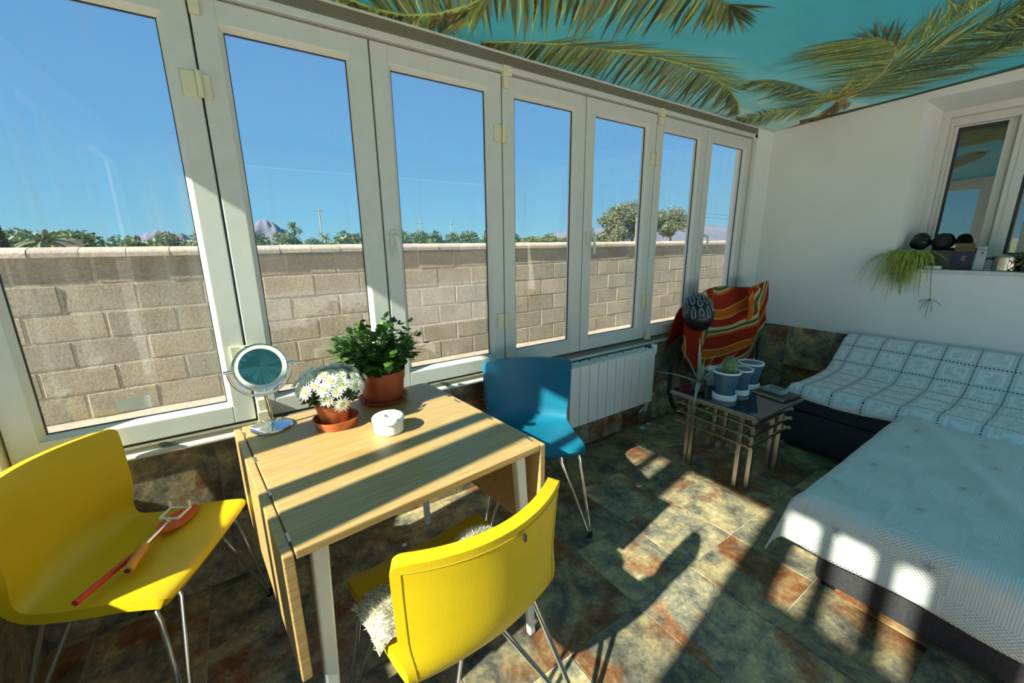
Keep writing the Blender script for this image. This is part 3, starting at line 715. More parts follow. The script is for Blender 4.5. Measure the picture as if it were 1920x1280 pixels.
def palm(label, loc, h_, rad, group=None):
    o = thing('palm_tree', label, 'palm', loc, 0, group)
    MB().tube([(0, 0, 0), (.1, 0, h_*.5), (0, 0, h_)], [.25, .2, .22], 8).build('trunk', MT['bark'], o, True)
    m = MB()
    for k in range(22):
        a = k*2.4; el = random.uniform(-.1, 1.2); L_ = rad*random.uniform(.8, 1.1); pts = []
        for q in range(6):
            t = q/5; r_ = L_*t; z = h_+math.sin(el)*r_-.55*L_*t*t*math.cos(el); pts.append(Vector((math.cos(a)*r_*math.cos(el*.8), math.sin(a)*r_*math.cos(el*.8), z)))
        for q in range(5):
            s_ = Vector((-math.sin(a), math.cos(a), 0))*(.09*L_); d = Vector((0, 0, -.07*L_)); p0, p1 = pts[q], pts[q+1]
            m.add([p0, p1, p1+s_+d, p0+s_+d], [(0, 1, 2, 3)]); m.add([p0, p1, p1-s_+d, p0-s_+d], [(3, 2, 1, 0)])
    m.build('fronds', MT['palmleaf'], o)['kind'] = 'stuff'
palm('spiky low palm above the wall in the first pane', (-9.4, 38, .3), 1.5, 1.5)
palm('tall thin palm beside the distant mountain', (9.8, 80, 0), 4.2, 1.5)
for k, (x, lb) in enumerate(((14.5, 'small palm in the tree line left of the third sash'), (22.3, 'first palm of the row behind the third pane'), (25.6, 'second palm of the row behind the third pane'), (29.0, 'third palm of the row behind the third pane'), (34.5, 'fourth palm of the row behind the third pane'), (39.5, 'fifth palm of the row behind the third pane'))):
    palm(lb, (x, 80, 0), random.uniform(2.6, 3.6), 1.3, 'palms in the distant tree line')
cy = thing('cypress', 'dark upright cypress at the far left edge of the first pane', 'tree', (-12.0, 40, 0))
leaf_cloud(1500, lambda: (lambda a, z: (.62*(1-(z/3.4)**2)**.5*math.cos(a)*random.random()**.4, .62*(1-(z/3.4)**2)**.5*math.sin(a)*random.random()**.4, z))(random.random()*6.28, random.random()*3.4), .16).build('foliage', mk_leaf('cypress_leaf', (.01, .02, .01), (.02, .035, .015), (.04, .06, .03), .1), cy)['kind'] = 'stuff'
fh = thing('farmhouse', 'small distant farmhouse with tan walls among the bushes', 'house', (17.6, 76, 0))
MB().box(-1.4, 1.4, -1, 1, 0, 2.0).build('wall', MT['house_far'], fh)
MB().add([(-1.5, -1.1, 2.0), (1.5, -1.1, 2.0), (1.5, 1.1, 2.0), (-1.5, 1.1, 2.0), (-1.5, 0, 2.5), (1.5, 0, 2.5)], [(0, 1, 5, 4), (2, 3, 4, 5), (0, 4, 3), (1, 2, 5), (0, 3, 2, 1)]).build('roof', MT['terra'], fh)
for s_ in (-.6, .5): MB().box(s_-.2, s_+.2, -1.03, -.98, .9, 1.6).build('window', MT['gasket'], fh)
sh = thing('shed', 'low pale farm building at the far left above the wall', 'house', (-9.9, 46, 0))
MB().box(-1.1, .4, -1, 1, 0, 1.9).build('wall', MT['house_far'], sh)
MB().box(-1.2, .5, -1.1, 1.1, 1.9, 2.0).build('roof', MT['coping'], sh)
for k, (x, y, h_, lb) in enumerate(((15.8, 90, 8.2, 'thin utility pole left of the farmhouse'), (36.5, 90, 6.2, 'thin utility pole behind the third pane'), (44, 90, 6.2, 'thin utility pole beside the third sash stile'), (47.6, 39, 4.6, 'pale utility pole in front of the big tree'))):
    o = thing('utility_pole', lb, 'pole', (x, y, 0)); MB().tube([(0, 0, -.1), (0, 0, h_)], .11 if y > 80 else .07, 8).build('shaft', MT['pole'], o, True); MB().box(-.8, .8, -.04, .04, h_-.5, h_-.4).build('crossarm', MT['pole'], o)
pw = thing('utility_pole', 'utility pole carrying two wires across the last pane', 'pole', (92, 40, 0))
MB().tube([(0, 0, -.1), (0, 0, 6.2)], .09, 8).build('shaft', MT['pole'], pw, True); MB().box(-.6, .6, -.04, .04, 5.1, 5.2).build('crossarm', MT['pole'], pw)
for zz in (5.2, 5.8): MB().tube([(-26*t, 0, zz-.25*math.sin(math.pi*t)) for t in [k/8 for k in range(9)]], .02, 5).build('wire', MT['gasket'], pw)
def mountain(label, x0, x1, y, prof):
    o = thing('mountain', label, 'mountain', ((x0+x1)/2, y, 0)); m = MB(); n_ = 60; W = (x1-x0)/2
    def fn(u, v):
        x = lerp(-W, W, u); h_ = poly_at([(a, b) for a, b in prof], u).y*(1+.0)+14*noise.noise((u*14, y*.01, 0))*(1 if 0 < u < 1 else 0)
        ridge = math.sin(math.pi*v); return (x, lerp(-W*.5, W*.5, v)+30*noise.noise((u*8, v*6, 2)), max(-5, h_*ridge*(1+.15*noise.noise((u*20, v*8, 1)))))
    m.grid(fn, n_, 14).build('slope', MT['rock'], o, True, 80)
mountain('blue grey mountain between first and second sash', -110, 560, 4000, [(0, 0), (.2, 70), (.42, 160), (.6, 210), (.8, 120), (1, 0)])
mountain('low distant range at the right of the first pane', -760, -120, 4200, [(0, 0), (.3, 60), (.6, 120), (.8, 100), (1, 0)])
mountain('long hazy mountain range behind the trees on the right', 2900, 7200, 4000, [(0, 0), (.08, 110), (.2, 190), (.3, 150), (.5, 230), (.65, 190), (.8, 260), (1, 60)])

# ================================================================== CHAIRS
def chair(name, label, pose, mat, seam, rear=.275):
    x, y, hd = pose; o = thing(name, label, 'chair', (x, y, 0), R(hd-90))
    prof = [(.213, .440), (.19, .452), (.10, .452), (0, .442), (-.09, .438), (-.15, .448), (-.187, .485), (-.200, .54), (-.206, .62), (-.212, .70), (-.219, .755), (-.222, .777)]
    # smooth the profile and sample it by length, denser at both ends for the rounded corners
    fine = []
    for k in range(len(prof)-1):
        p0, p1, p2, p3 = (Vector(prof[max(0, k-1)]), Vector(prof[k]), Vector(prof[k+1]), Vector(prof[min(len(prof)-1, k+2)]))
        for q in range(12):
            t = q/12; fine.append(.5*((2*p1)+(p2-p0)*t+(2*p0-5*p1+4*p2-p3)*t*t+(3*p1-p0-3*p2+p3)*t*t*t))
    fine.append(Vector(prof[-1])); cum = [0]
    for a, b in zip(fine[:-1], fine[1:]): cum.append(cum[-1]+(b-a).length)
    LEN = cum[-1]; rc = .022
    ends = [0, .0008, .0025, .006, .011, .022, .034]
    rows = ends+[lerp(.034, LEN-.034, k/34) for k in range(1, 34)]+[LEN-q for q in ends[::-1]]
    nv, nu = len(rows)-1, 24
    def at_len(d_):
        for k in range(len(cum)-1):
            if d_ <= cum[k+1]: return fine[k].lerp(fine[k+1], (d_-cum[k])/max(1e-9, cum[k+1]-cum[k]))
        return fine[-1]
    def fn(u, j):
        d_ = rows[j]; v = d_/LEN; P_ = at_len(d_); yy, zz = P_.x, P_.y
        w_ = lerp(.222, .206, min(1, v/.5)) if v < .5 else lerp(.206, .221, (v-.5)/.5)
        ee = min(d_, LEN-d_)
        if ee < rc: w_ -= rc-math.sqrt(max(0, rc*rc-(rc-ee)**2))
        s_ = (u*2-1); xx = s_*w_
        bk = min(1, max(0, (v-.42)/.30)); bk = bk*bk*(3-2*bk); yy += 1.45*xx*xx*bk
        zz += .22*xx*xx*(1-bk)
        return Vector((xx, yy, zz))
    G = [[fn(i/nu, j) for i in range(nu+1)] for j in range(nv+1)]
    N = [[None]*(nu+1) for _ in range(nv+1)]
    for j in range(nv+1):
        for i in range(nu+1):
            a = G[j][min(i+1, nu)]-G[j][max(i-1, 0)]; b = G[min(j+1, nv)][i]-G[max(j-1, 0)][i]; n_ = a.cross(b).normalized(); N[j][i] = n_
    th = .030
    m = MB(); idx = {}
    def put(p): m.v.append(tuple(p)); return len(m.v)-1
    for j in range(nv+1):
        for i in range(nu+1): idx[(0, i, j)] = put(G[j][i]); 
    sgn = 1
    for j in range(nv+1):
        for i in range(nu+1): idx[(1, i, j)] = put(G[j][i]+N[j][i]*th*sgn)
    def face(*q): m.f.append(q); m.m.append(0)
    for j in range(nv):
        for i in range(nu):
            face(idx[0, i, j], idx[0, i+1, j], idx[0, i+1, j+1], idx[0, i, j+1]); face(idx[1, i, j+1], idx[1, i+1, j+1], idx[1, i+1, j], idx[1, i, j])
    per = [(i, 0) for i in range(nu)]+[(nu, j) for j in range(nv)]+[(i, nv) for i in range(nu, 0, -1)]+[(0, j) for j in range(nv, 0, -1)]
    for k in range(len(per)):
        a, b = per[k], per[(k+1) % len(per)]
        face(idx[(0, *a)], idx[(1, *a)], idx[(1, *b)], idx[(0, *b)])
    sh_ = m.build('seat_shell', mat, o, True, 50)
    md = sh_.modifiers.new('bevel', 'BEVEL'); md.width = .006; md.segments = 3; md.limit_method = 'ANGLE'; md.angle_limit = R(50)
    # stitched seam round the shell edge, on the outside
    jt = nv-5; path = [(1, j) for j in range(nv//2, jt)]+[(i, jt) for i in range(1, nu)]+[(nu-1, j) for j in range(jt-1, nv//2-1, -1)]
    MB().tube([Vector(G[j][i])+N[j][i]*(th+.0003)*sgn for (i, j) in path], .0016, 5).build('seam', seam, sh_, True)
    MB().box(-.16, .16, -.12, .15, .405, .418, .003).build('seat_plate', MT['gasket'], o)
    for sx_ in (-1, 1):
        for (fx, fy, a1, a2, yy) in ((.25, .215, .115, .20, .16), (.25 if rear > .25 else .235, -rear, .06, .18, -.12)):
            l_ = MB()
            P0, P1, P2 = Vector((sx_*a1, yy, .41)), Vector((sx_*a2, yy, .41)), Vector((sx_*fx, fy, .014))
            k1 = Vector((sx_*(a1+.002), yy+(.01 if fy > 0 else -.01), .375)); k2 = Vector((sx_*(a2+.004), yy+(.01 if fy > 0 else -.01), .375))
            l_.tube([P0, k1, k1.lerp(P2, .5)+Vector((0, 0, 0)), P2+Vector((-sx_*.006, 0, .0))], .0075, 10); l_.tube([P1, k2, P2+Vector((sx_*.004, 0, 0))], .0075, 10)
            leg = l_.build('leg', MT['chrome'], o, True)
            MB().tube([(P2.x, P2.y, .0005), (P2.x, P2.y, .03)], .012, 12).build('foot_cap', MT['black_rubber'], leg, True)
    return o
chL = chair('leather_chair', 'yellow leather chair left of the table with red swatter on its seat', (-.358, 1.548, -26), MT['yellow'], MT['seam'], .235)
chF = chair('leather_chair', 'yellow leather chair seen from behind tucked at the table front', (.385, .872, 95.6), MT['yellow'], MT['seam'])
chB = chair('leather_chair', 'teal blue leather chair between the table and the radiator', (1.124, 1.489, -119.3), MT['blue'], MT['seam_blue'], .262)
for k, c in enumerate((chL, chF, chB)): c['group'] = 'leather dining chairs'
MB().box(.035, .041, -.262, -.254, .735, .752).build('brand_tag', MT['black_rubber'], chF)

# sheepskin on the front chair
fl = thing('sheepskin', 'cream fluffy sheepskin draped over the seat of the front yellow chair', 'sheepskin', (.385, .872, 0), R(5.6))
random.seed(5)
def fleece_base(u, v):      # lies over the rear of the seat and laps a little over its left side
    x = lerp(-.232, .16, u); y = lerp(-.05, .115, v)-.02*math.sin(3.1*u)
    z = .466+.016*math.sin(math.pi*v)+.008*noise.noise((u*6, v*6, 3))
    if x < -.205: z -= (-.205-x)*1.2
    return Vector((x, y, z))
hm = MB(); hm.grid(lambda u, v: fleece_base(u, v), 24, 12)
pad = hm.build('hide', MT['fleece'], fl, True)
fz = MB()
def tuft(c, n_, L_):
    d = (n_+Vector((random.gauss(0, .45), random.gauss(0, .45), random.gauss(0, .3)))).normalized(); s_ = d.orthogonal().normalized()*.0024
    fz.add([c-s_, c+s_, c+d*L_+Vector((0, 0, -.004))], [(0, 1, 2)])
for k in range(6000):
    u, v = random.random(), random.random(); tuft(fleece_base(u, v), Vector((-.15, 0, 1)), random.uniform(.010, .020))
RC = Vector((.105, .025, .478))
for k in range(4200):   # thick roll of fleece toward the right of the seat
    d = Vector((random.gauss(0, 1), random.gauss(0, 1), abs(random.gauss(0, 1)))).normalized(); tuft(RC+Vector((d.x*.072, d.y*.06, d.z*.062)), d, random.uniform(.012, .024))
fz.build('wool', MT['fleece'], fl)['kind'] = 'stuff'
MB().ellipsoid(RC, (.072, .06, .062), 18, 10).build('wool_roll', MT['fleece'], fl, True)

# ================================================================== TABLE
TX, TY, TA, TZ = .345, 1.297, R(5.5), .74
tb = thing('drop_leaf_table', 'bamboo drop leaf table with white splayed legs and hanging leaves', 'table', (TX, TY, 0), TA)
W2, D2 = .357, .397
MB().box(-W2, W2, -D2, D2, TZ-.022, TZ, .003).build('table_top', MT['bamboo'], tb)
for s_ in (-1, 1):
    lf = MB(); x0 = s_*(W2+.003); lf.box(min(x0, x0+s_*.022), max(x0, x0+s_*.022), -D2, D2, TZ-.024-.315, TZ-.024+.02, .003)
    l_ = lf.build('drop_leaf', MT['bamboo'], tb); l_['label'] = 'hanging bamboo drop leaf'
    for y in (-.34, -.12, .10, .32): MB().box(min(s_*(W2-.002), s_*(W2+.004)), max(s_*(W2-.002), s_*(W2+.004)), y-.018, y+.018, TZ-.004, TZ+.0008).build('hinge', MT['steel'], l_)
for sx_ in (-1, 1):
    for sy in (-1, 1):
        tp, bt = (sx_*(W2-.055), sy*(D2-.045)), (sx_*(W2-.025), sy*(D2-.012)); a, b = .019, .0135
        vv = [(tp[0]-a, tp[1]-a*.8, TZ-.022), (tp[0]+a, tp[1]-a*.8, TZ-.022), (tp[0]+a, tp[1]+a*.8, TZ-.022), (tp[0]-a, tp[1]+a*.8, TZ-.022), (bt[0]-b, bt[1]-b*.8, 0.0005), (bt[0]+b, bt[1]-b*.8, 0.0005), (bt[0]+b, bt[1]+b*.8, 0.0005), (bt[0]-b, bt[1]+b*.8, 0.0005)]
        l_ = MB().add(vv, [(0, 1, 2, 3), (7, 6, 5, 4), (0, 4, 5, 1), (1, 5, 6, 2), (2, 6, 7, 3), (3, 7, 4, 0)]).build('leg', MT['white_paint'], tb)
        md = l_.modifiers.new('bevel', 'BEVEL'); md.width = .005; md.segments = 2
for sy in (-1, 1): MB().box(-W2+.09, W2-.09, sy*(D2-.10)-.01, sy*(D2-.10)+.01, TZ-.055, TZ-.022).build('apron', MT['white_paint'], tb)

# ---- things on the table
mr = thing('makeup_mirror', 'round chrome makeup mirror on a stand at the table corner', 'mirror', (.042, 1.590, TZ))
MB().lathe([(0, 0), (.064, 0), (.067, .004), (.066, .010), (.055, .014), (.02, .017), (.013, .021), (0, .021)], 48).build('base', MT['chrome'], mr, True)
MB().tube([(.002, 0, .018), (.0, 0, .08), (-.006, 0, .128)], [.0070, .0062, .0058], 14).build('stem', MT['chrome'], mr, True)
mc = Vector((-.006, -.004, .226)); RR = .084
face = (Vector((.06, -.86, .46))).normalized()
Tm = Matrix.Translation(mc) @ face.to_track_quat('Z', 'Y').to_matrix().to_4x4()
tilt = Matrix.Translation(mc) @ Matrix.Rotation(R(0), 4, 'X') @ Matrix.Translation(-mc)
rg = MB().lathe([(.0, -.013), (RR-.012, -.013), (RR-.002, -.008), (RR, .0), (RR-.002, .009), (RR-.006, .010), (RR-.006, .006)], 64, T=Tm)
head = rg.build('mirror_head', MT['chrome'], mr, True)
MB().lathe([(.064, .0062), (RR-.006, .0062), (RR-.006, .0085), (.064, .0085), (.064, .0062)], 64, T=Tm, cap=False).build('light_ring', MT['white_paint'], head, True)
MB().lathe([(.0, .0078), (.0642, .0078)], 64, T=Tm).build('mirror_glass', MT['mirror'], head, True)
ax = Tm.to_3x3() @ Vector((1, 0, 0)); 
ax = Vector((1, -.05, 0)).normalized() if abs(ax.z) > .5 else ax
ay = Vector((0, 0, -1))
yk = MB(); pts = []
for k in range(25):
    a = math.pi*k/24; pts.append(mc+ax*math.cos(a)*(RR+.012)+ay*math.sin(a)*(RR+.016))
yk.tube(pts, .0042, 10); yk.build('yoke', MT['chrome'], mr, True)
for s_ in (-1, 1): MB().tube([mc+ax*s_*(RR-.002), mc+ax*s_*(RR+.022)], .006, 12).build('knob', MT['chrome'], mr, True)

def pot_prof(rb, rt_, h_, lip=.006, th=.003): return [(0, 0), (rb, 0), (rt_*.985, h_*.72), (rt_, h_*.73), (rt_+lip*.4, h_-.002), (rt_+lip*.4, h_), (rt_-th, h_), (rt_-th-.002, h_*.85), (0, h_*.85)]
# saucers and pots
sa = thing('plant_saucer', 'glossy terracotta saucer under the white chrysanthemum pot', 'saucer', (.238, 1.482, TZ+.0005))
MB().lathe([(0, 0), (.068, 0), (.076, .022), (.078, .032), (.0745, .032), (.066, .006), (0, .005)], 48).build('dish', MT['terra'], sa, True)
pm = thing('chrysanthemum_pot', 'small terracotta pot of white chrysanthemums on the table', 'potted plant', (.232, 1.486, TZ+.006))
MB().lathe([(0, 0), (.044, 0), (.056, .066), (.0595, .068), (.063, .100), (.060, .100), (.056, .085), (0, .085)], 44).build('pot', MT['terra'], pm, True)
MB().lathe([(0, .088), (.0585, .086)], 24).build('soil', MT['soil'], pm, True)
random.seed(21)
leaf_cloud(1500, lambda: (lambda d, q: (d.x*.104*q, d.y*.104*q, .128+d.z*.056*q))(Vector((random.gauss(0, 1), random.gauss(0, 1), random.gauss(0, 1))).normalized(), random.random()**.4), .013).build('foliage', MT['mumleaf'], pm)['kind'] = 'stuff'
fm_ = []
for q in range(3):
    m = MB()
    for ring, (n_, L_, el) in enumerate(((15, .024, .12), (13, .019, .5), (9, .012, .95))):
        for k in range(n_):
            a = 2*math.pi*(k+.5*ring)/n_+random.gauss(0, .06); d = Vector((math.cos(a)*math.cos(el), math.sin(a)*math.cos(el), math.sin(el))); s_ = Vector((-math.sin(a), math.cos(a), 0))*.0032; L2 = L_*random.uniform(.85, 1.1)
            m.add([d*.003-s_*.5, d*L2*.6-s_, d*L2+Vector((0, 0, .001)), d*L2*.6+s_, d*.003+s_*.5], [(0, 1, 2, 3, 4)])
    fm_.append(m.mesh('flower', MT['petal']))
dm_ = MB().ellipsoid((0, 0, .004), (.0068, .0068, .004), 10, 6).mesh('flower_disc', MT['disc'], True)
spots = [(-.6, .95), (-.2, .95), (.25, .95), (.62, .9)]
dirs = []
for k in range(40):
    z = 1-.92*(k+.5)/40; r_ = math.sqrt(max(0, 1-z*z)); a = k*2.39996; dirs.append(Vector((r_*math.cos(a), r_*math.sin(a), z)))
dirs += [Vector((.1, -.95, -.45)), Vector((-.25, -.8, -.2))]
for k, d in enumerate(dirs):
    jr_ = random.uniform(.88, 1.1); c = Vector((d.x*.108*jr_, d.y*.108*jr_, .138+d.z*.066*jr_)); nrm = (d+Vector((0, 0, .25))).normalized()
    o = bpy.data.objects.new('flower', fm_[k % 3]); COL.objects.link(o); o.parent = pm; o.location = c; o.rotation_euler = nrm.to_track_quat('Z', 'Y').to_euler(); s_ = random.uniform(1.0, 1.35); o.scale = (s_,)*3
    dd = bpy.data.objects.new('flower_disc', dm_); COL.objects.link(dd); dd.parent = o

s2 = thing('plant_saucer', 'dark terracotta saucer under the large leafy plant pot', 'saucer', (.452, 1.622, TZ+.0005))
MB().lathe([(0, 0), (.085, 0), (.098, .014), (.100, .020), (.096, .020), (.084, .006), (0, .005)], 48).build('dish', MT['terra_dk'], s2, True)
pg = thing('leafy_pot_plant', 'large terracotta pot with a bushy green leafy plant by the window', 'potted plant', (.452, 1.622, TZ+.006))
MB().lathe([(0, 0), (.078, 0), (.087, .088), (.091, .090), (.094, .128), (.090, .128), (.086, .110), (0, .108)], 48).build('pot', MT['terra_dk'], pg, True)
MB().lathe([(0, .112), (.089, .110)], 24).build('soil', MT['soil'], pg, True)
random.seed(31)
lm = MB(); stm = MB()
def lobed_leaf(m, c, d, upv, L_):
    d = d.normalized(); s_ = d.cross(upv)
    if s_.length < 1e-3: s_ = d.orthogonal()
    s_.normalize(); n_ = s_.cross(d).normalized()
    out = [(0, 0), (.12, .22), (.05, .42), (.34, .40), (.40, .58), (.62, .36), (.70, .42), (.78, .2), (1, 0)]
    pts = [c+d*L_*a+s_*L_*b*.85-n_*L_*(.25*b*b+.18*a*a) for a, b in out]+[c+d*L_*a-s_*L_*b*.85-n_*L_*(.25*b*b+.18*a*a) for a, b in out[1:-1][::-1]]
    k = len(out)-1; mid = [c, c+d*L_*.5-n_*L_*.03, pts[k]]
    vv = pts+[mid[1]]; ci = len(pts); n2 = len(pts)
    m.add(vv, [(ci, i_, (i_+1) % n2) for i_ in range(n2)])
for k in range(72):
    d = Vector((random.gauss(0, 1), random.gauss(0, 1), random.gauss(.15, .65))).normalized()
    base = Vector((random.uniform(-.04, .04), random.uniform(-.04, .04), .11)); end = Vector((d.x*.165-.015, d.y*.125, .205+d.z*.10))
    stm.tube([base, base.lerp(end, .5)+Vector((0, 0, .02)), end], [.0025, .002, .0012], 5)
    for q in range(13):
        t = random.uniform(.3, 1.05); c = base.lerp(end, t)+Vector((random.gauss(0, .014), random.gauss(0, .014), random.gauss(0, .012)+.01))
        dd = (d+Vector((random.gauss(0, .8), random.gauss(0, .8), random.gauss(0, .5)))).normalized(); lobed_leaf(lm, c, dd, Vector((0, 0, 1)), random.uniform(.022, .040))
stm.build('stems', MT['fern'], pg)['kind'] = 'stuff'; lm.build('foliage', MT['leaf'], pg)['kind'] = 'stuff'

ash = thing('ashtray_pot', 'white ceramic lidded ashtray pot with a hole in its top', 'ashtray', (.375, 1.318, TZ+.0005), R(20))
MB().lathe([(0, 0), (.046, 0), (.050, .004), (.0505, .040), (.0485, .042), (.0485, .046), (0, .046)], 52).build('body', MT['white_cer'], ash, True)
MB().lathe([(.052, .0405), (.0545, .042), (.0545, .052), (.052, .056), (.045, .060), (.030, .058), (.014, .058), (.013, .045), (.0125, .045)], 52).build('lid', MT['white_cer'], ash, True)
MB().lathe([(0, .0485), (.0125, .0485)], 20).build('hole', MT['gasket'], ash)
for a in (.5, 2.6, 4.7): MB().box(.046, .054, -.006, .006, .0535, .0575, .001, T=Matrix.Rotation(a, 4, 'Z')).build('rim_notch', MT['grey_card'], ash)

# ---- things on the left chair
cl = lambda x, y, z: chL.matrix_basis @ Vector((x, y, z))
sw = thing('fly_swatter', 'red and orange plastic fly swatter lying on the left yellow chair', 'fly swatter', (0, 0, 0))
A = Vector((-.452, 1.345, .482)); Bq = Vector((-.305, 1.60, .466)); Cq = Vector((-.215, 1.715, .468))
sw.location = (A.x, A.y, 0); off = Vector((A.x, A.y, 0))
MB().tube([A-off, A.lerp(Bq, .5)-off, Bq-off], [.0085, .0075, .004], 10).build('handle', MT['red_plastic'], sw, True)
d = (Cq-Bq).normalized(); n_ = Vector((-d.y, d.x, 0)).normalized(); pl_ = []
for k in range(24):
    a = 2*math.pi*k/24; rr = Vector((math.cos(a)*.072, math.sin(a)*.040*(1-.2*math.cos(a)), 0)); pl_.append(Bq+d*.062+d*rr.x+n_*rr.y-off)
MB().add([tuple(q+Vector((0, 0, .002))) for q in pl_]+[tuple(q-Vector((0, 0, .001))) for q in pl_], [tuple(range(24)), tuple(range(24, 48))[::-1]]+[(k, 24+k, 24+(k+1) % 24, (k+1) % 24) for k in range(24)]).build('blade', MT['orange_plastic'], sw)
ss = thing('selfie_stick', 'selfie stick with orange foam grip and white phone clamp on the left chair', 'selfie stick', (0, 0, 0))
A2 = Vector((-.362, 1.415, .480)); B2 = A2+Vector((.024, .100, .002)); C2 = Vector((-.288, 1.612, .486)); off = Vector((A2.x, A2.y, 0)); ss.location = off
gp = MB().tube([A2-off, B2-off], .0135, 16).build('grip', MT['foam_orange'], ss, True)
MB().tube([A2-off-(B2-A2).normalized()*.0008, A2-off+(B2-A2).normalized()*.001], .0075, 14).build('grip_end', MT['gasket'], gp)
MB().tube([B2-off, B2.lerp(C2, .5)-off, C2-off], [.006, .005, .004], 10).build('shaft', MT['chrome'], ss, True)
u_ = (C2-B2).normalized(); v_ = Vector((-u_.y, u_.x, 0)).normalized(); c0 = C2-off+Vector((0, 0, .008))
q_ = [c0-v_*.03, c0+u_*.055-v_*.034, c0+u_*.06+v_*.03, c0+u_*.006+v_*.03]
m = MB()
for k in range(4): m.tube([q_[k], q_[(k+1) % 4]], .0042, 8)
for k in (1, 2): m.tube([q_[k], q_[k]+Vector((0, 0, .025))], .005, 8)
m.tube([C2-off, c0], .007, 8); m.build('phone_clamp', MT['white_paint'], ss, True)

# ================================================================== RADIATOR
rd = thing('radiator', 'white ten section aluminium radiator under the windows', 'radiator', (0, 1.72, 0))
x0r, z0r, z1r, NS = 1.588, .245, .640, 10
sec = MB(); sec.box(-.0380, .0380, 0, .006, z0r, z1r-.006, .002); sec.box(-.036, .036, .006, .092, z1r-.05, z1r-.012, .004); sec.box(-.036, .036, .006, .092, z0r+.01, z0r+.05, .004); sec.box(-.012, .012, .006, .085, z0r+.02, z1r-.03)
for q in (.03, .06, .09): sec.box(-.034, .034, q-.003, q, z0r+.005, z1r-.004)
sme = sec.mesh('section', MT['rad'])
for k in range(NS): inst('section', sme, rd, (x0r+.04+k*.08, 0, 0))
for xx, nm in ((x0r-.001, 'end_plug'), (x0r+.801, 'end_plug')):
    for zz in (z1r-.035, z0r+.03): MB().tube([(xx-.006, .045, zz), (xx+.006, .045, zz)], .019, 16).build(nm, MT['steel'], rd, True)
vl = MB().tube([(x0r+.80, .045, z1r-.035), (x0r+.842, .045, z1r-.035)], .012, 12).build('valve', MT['steel'], rd, True)
MB().tube([(x0r+.842, .045, z1r-.055), (x0r+.842, .045, z1r+.012)], [.020, .022], 16).build('thermostat_knob', MT['white_cer'], rd, True)
MB().tube([(x0r+.842, .045, z1r-.05), (x0r+.842, .045, .30), (x0r+.842, .09, .16), (x0r+.842, .135, .10)], .008, 10).build('pipe', MT['copper'], rd, True)
MB().tube([(x0r+.80, .045, z0r+.03), (x0r+.87, .045, z0r+.03), (x0r+.90, .10, z0r-.04), (x0r+.90, .13, .10)], .008, 10).build('pipe', MT['copper'], rd, True)

# ================================================================== SIDE TABLE
st = thing('side_table', 'small steel side table with black glass top and rod cage', 'table', (2.395, 1.150, 0), R(-1))
MB().box(-.245, .245, -.26, .26, .460, .480, .003).build('glass_top', MT['table_glass'], st)
for k in range(4):
    s_ = MB(); y = (-.262, .246)[k % 2] if k < 2 else 0
    if k < 2: s_.box(-.262, .262, y, y+.016, .456, .478, .002)
    else:
        x = (-.262, .246)[k-2]; s_.box(x, x+.016, -.262, .262, .456, .478, .002)
    s_.build('top_edge', MT['steel'], st)
lw = .0115
for (lx, ly) in ((-.185, -.150), (-.150, -.200), (.150, -.205), (.185, -.150), (-.185, .135), (-.150, .185), (.150, .185), (.190, .135)):
    MB().box(lx-lw, lx+lw, ly-lw, ly+lw, .0005, .458, .002).build('leg', MT['steel'], st)
for z in (.405, .345, .285):
    a = .218; rr = .0055
    for (p_, q_) in (((-a-.012, -a), (a+.012, -a)), ((-a-.012, a), (a+.012, a)), ((-a, -a-.012), (-a, a+.012)), ((a, -a-.012), (a, a+.012))):
        MB().box(min(p_[0], q_[0])-rr, max(p_[0], q_[0])+rr, min(p_[1], q_[1])-rr, max(p_[1], q_[1])+rr, z-rr, z+rr).build('rod', MT['steel'], st)
SZ = .4805
def blue_pot(label, x, y, kind, s_=1.0):
    t = thing('plant_saucer', 'white saucer under the '+label[0], 'saucer', (x, y, SZ), 0, 'white saucers on the side table')
    MB().lathe([(0, 0), (.052*s_, 0), (.052*s_, .022*s_), (.046*s_, .026*s_), (.044*s_, .010*s_), (0, .008*s_)], 36).build('dish', MT['white_cer'], t, True)
    o = thing('blue_pot', label[1], 'potted plant', (x, y, SZ+.0095*s_), 0, 'blue pots on the side table')
    MB().lathe([(0, 0), (.038*s_, 0), (.052*s_, .095*s_), (.055*s_, .096*s_), (.058*s_, .118*s_)], 40).build('pot', MT['blue_pot'], o, True)
    MB().lathe([(.0578*s_, .1165*s_), (.0605*s_, .117*s_), (.0605*s_, .124*s_), (.0535*s_, .124*s_), (.0515*s_, .095*s_), (.0, .094*s_)], 40).build('rim', MT['white_cer'], o, True)
    MB().lathe([(0, .104*s_), (.0515*s_, .102*s_)], 24).build('soil', MT['soil'], o, True)
    if kind == 'cactus':
        c = MB().ellipsoid((.012, -.004, .180), (.036, .036, .058), 40, 20, fn=lambda d: 1+.05*math.cos(12*math.atan2(d.y, d.x))).build('cactus', MT['cactus'], o, True)
        sp_ = MB()
        for k in range(260):
            d = Vector((random.gauss(0, 1), random.gauss(0, 1), random.gauss(.3, 1))).normalized(); b = Vector((.012+d.x*.036, -.004+d.y*.036, .180+d.z*.058)); t2 = d.orthogonal().normalized()*.0006
            sp_.add([b-t2, b+t2, b+d*.010], [(0, 1, 2)])
        sp_.build('spines', MT['fleece'], c)['kind'] = 'stuff'
    else:
        m = MB()
        for k in range(26):
            a = k*2.4; r_ = .008+.0014*k; m.ellipsoid((r_*math.cos(a)*1.0, r_*math.sin(a), .108*s_), (.008, .006, .012), 7, 5)
        m.build('succulent', MT['moss'], o, True)
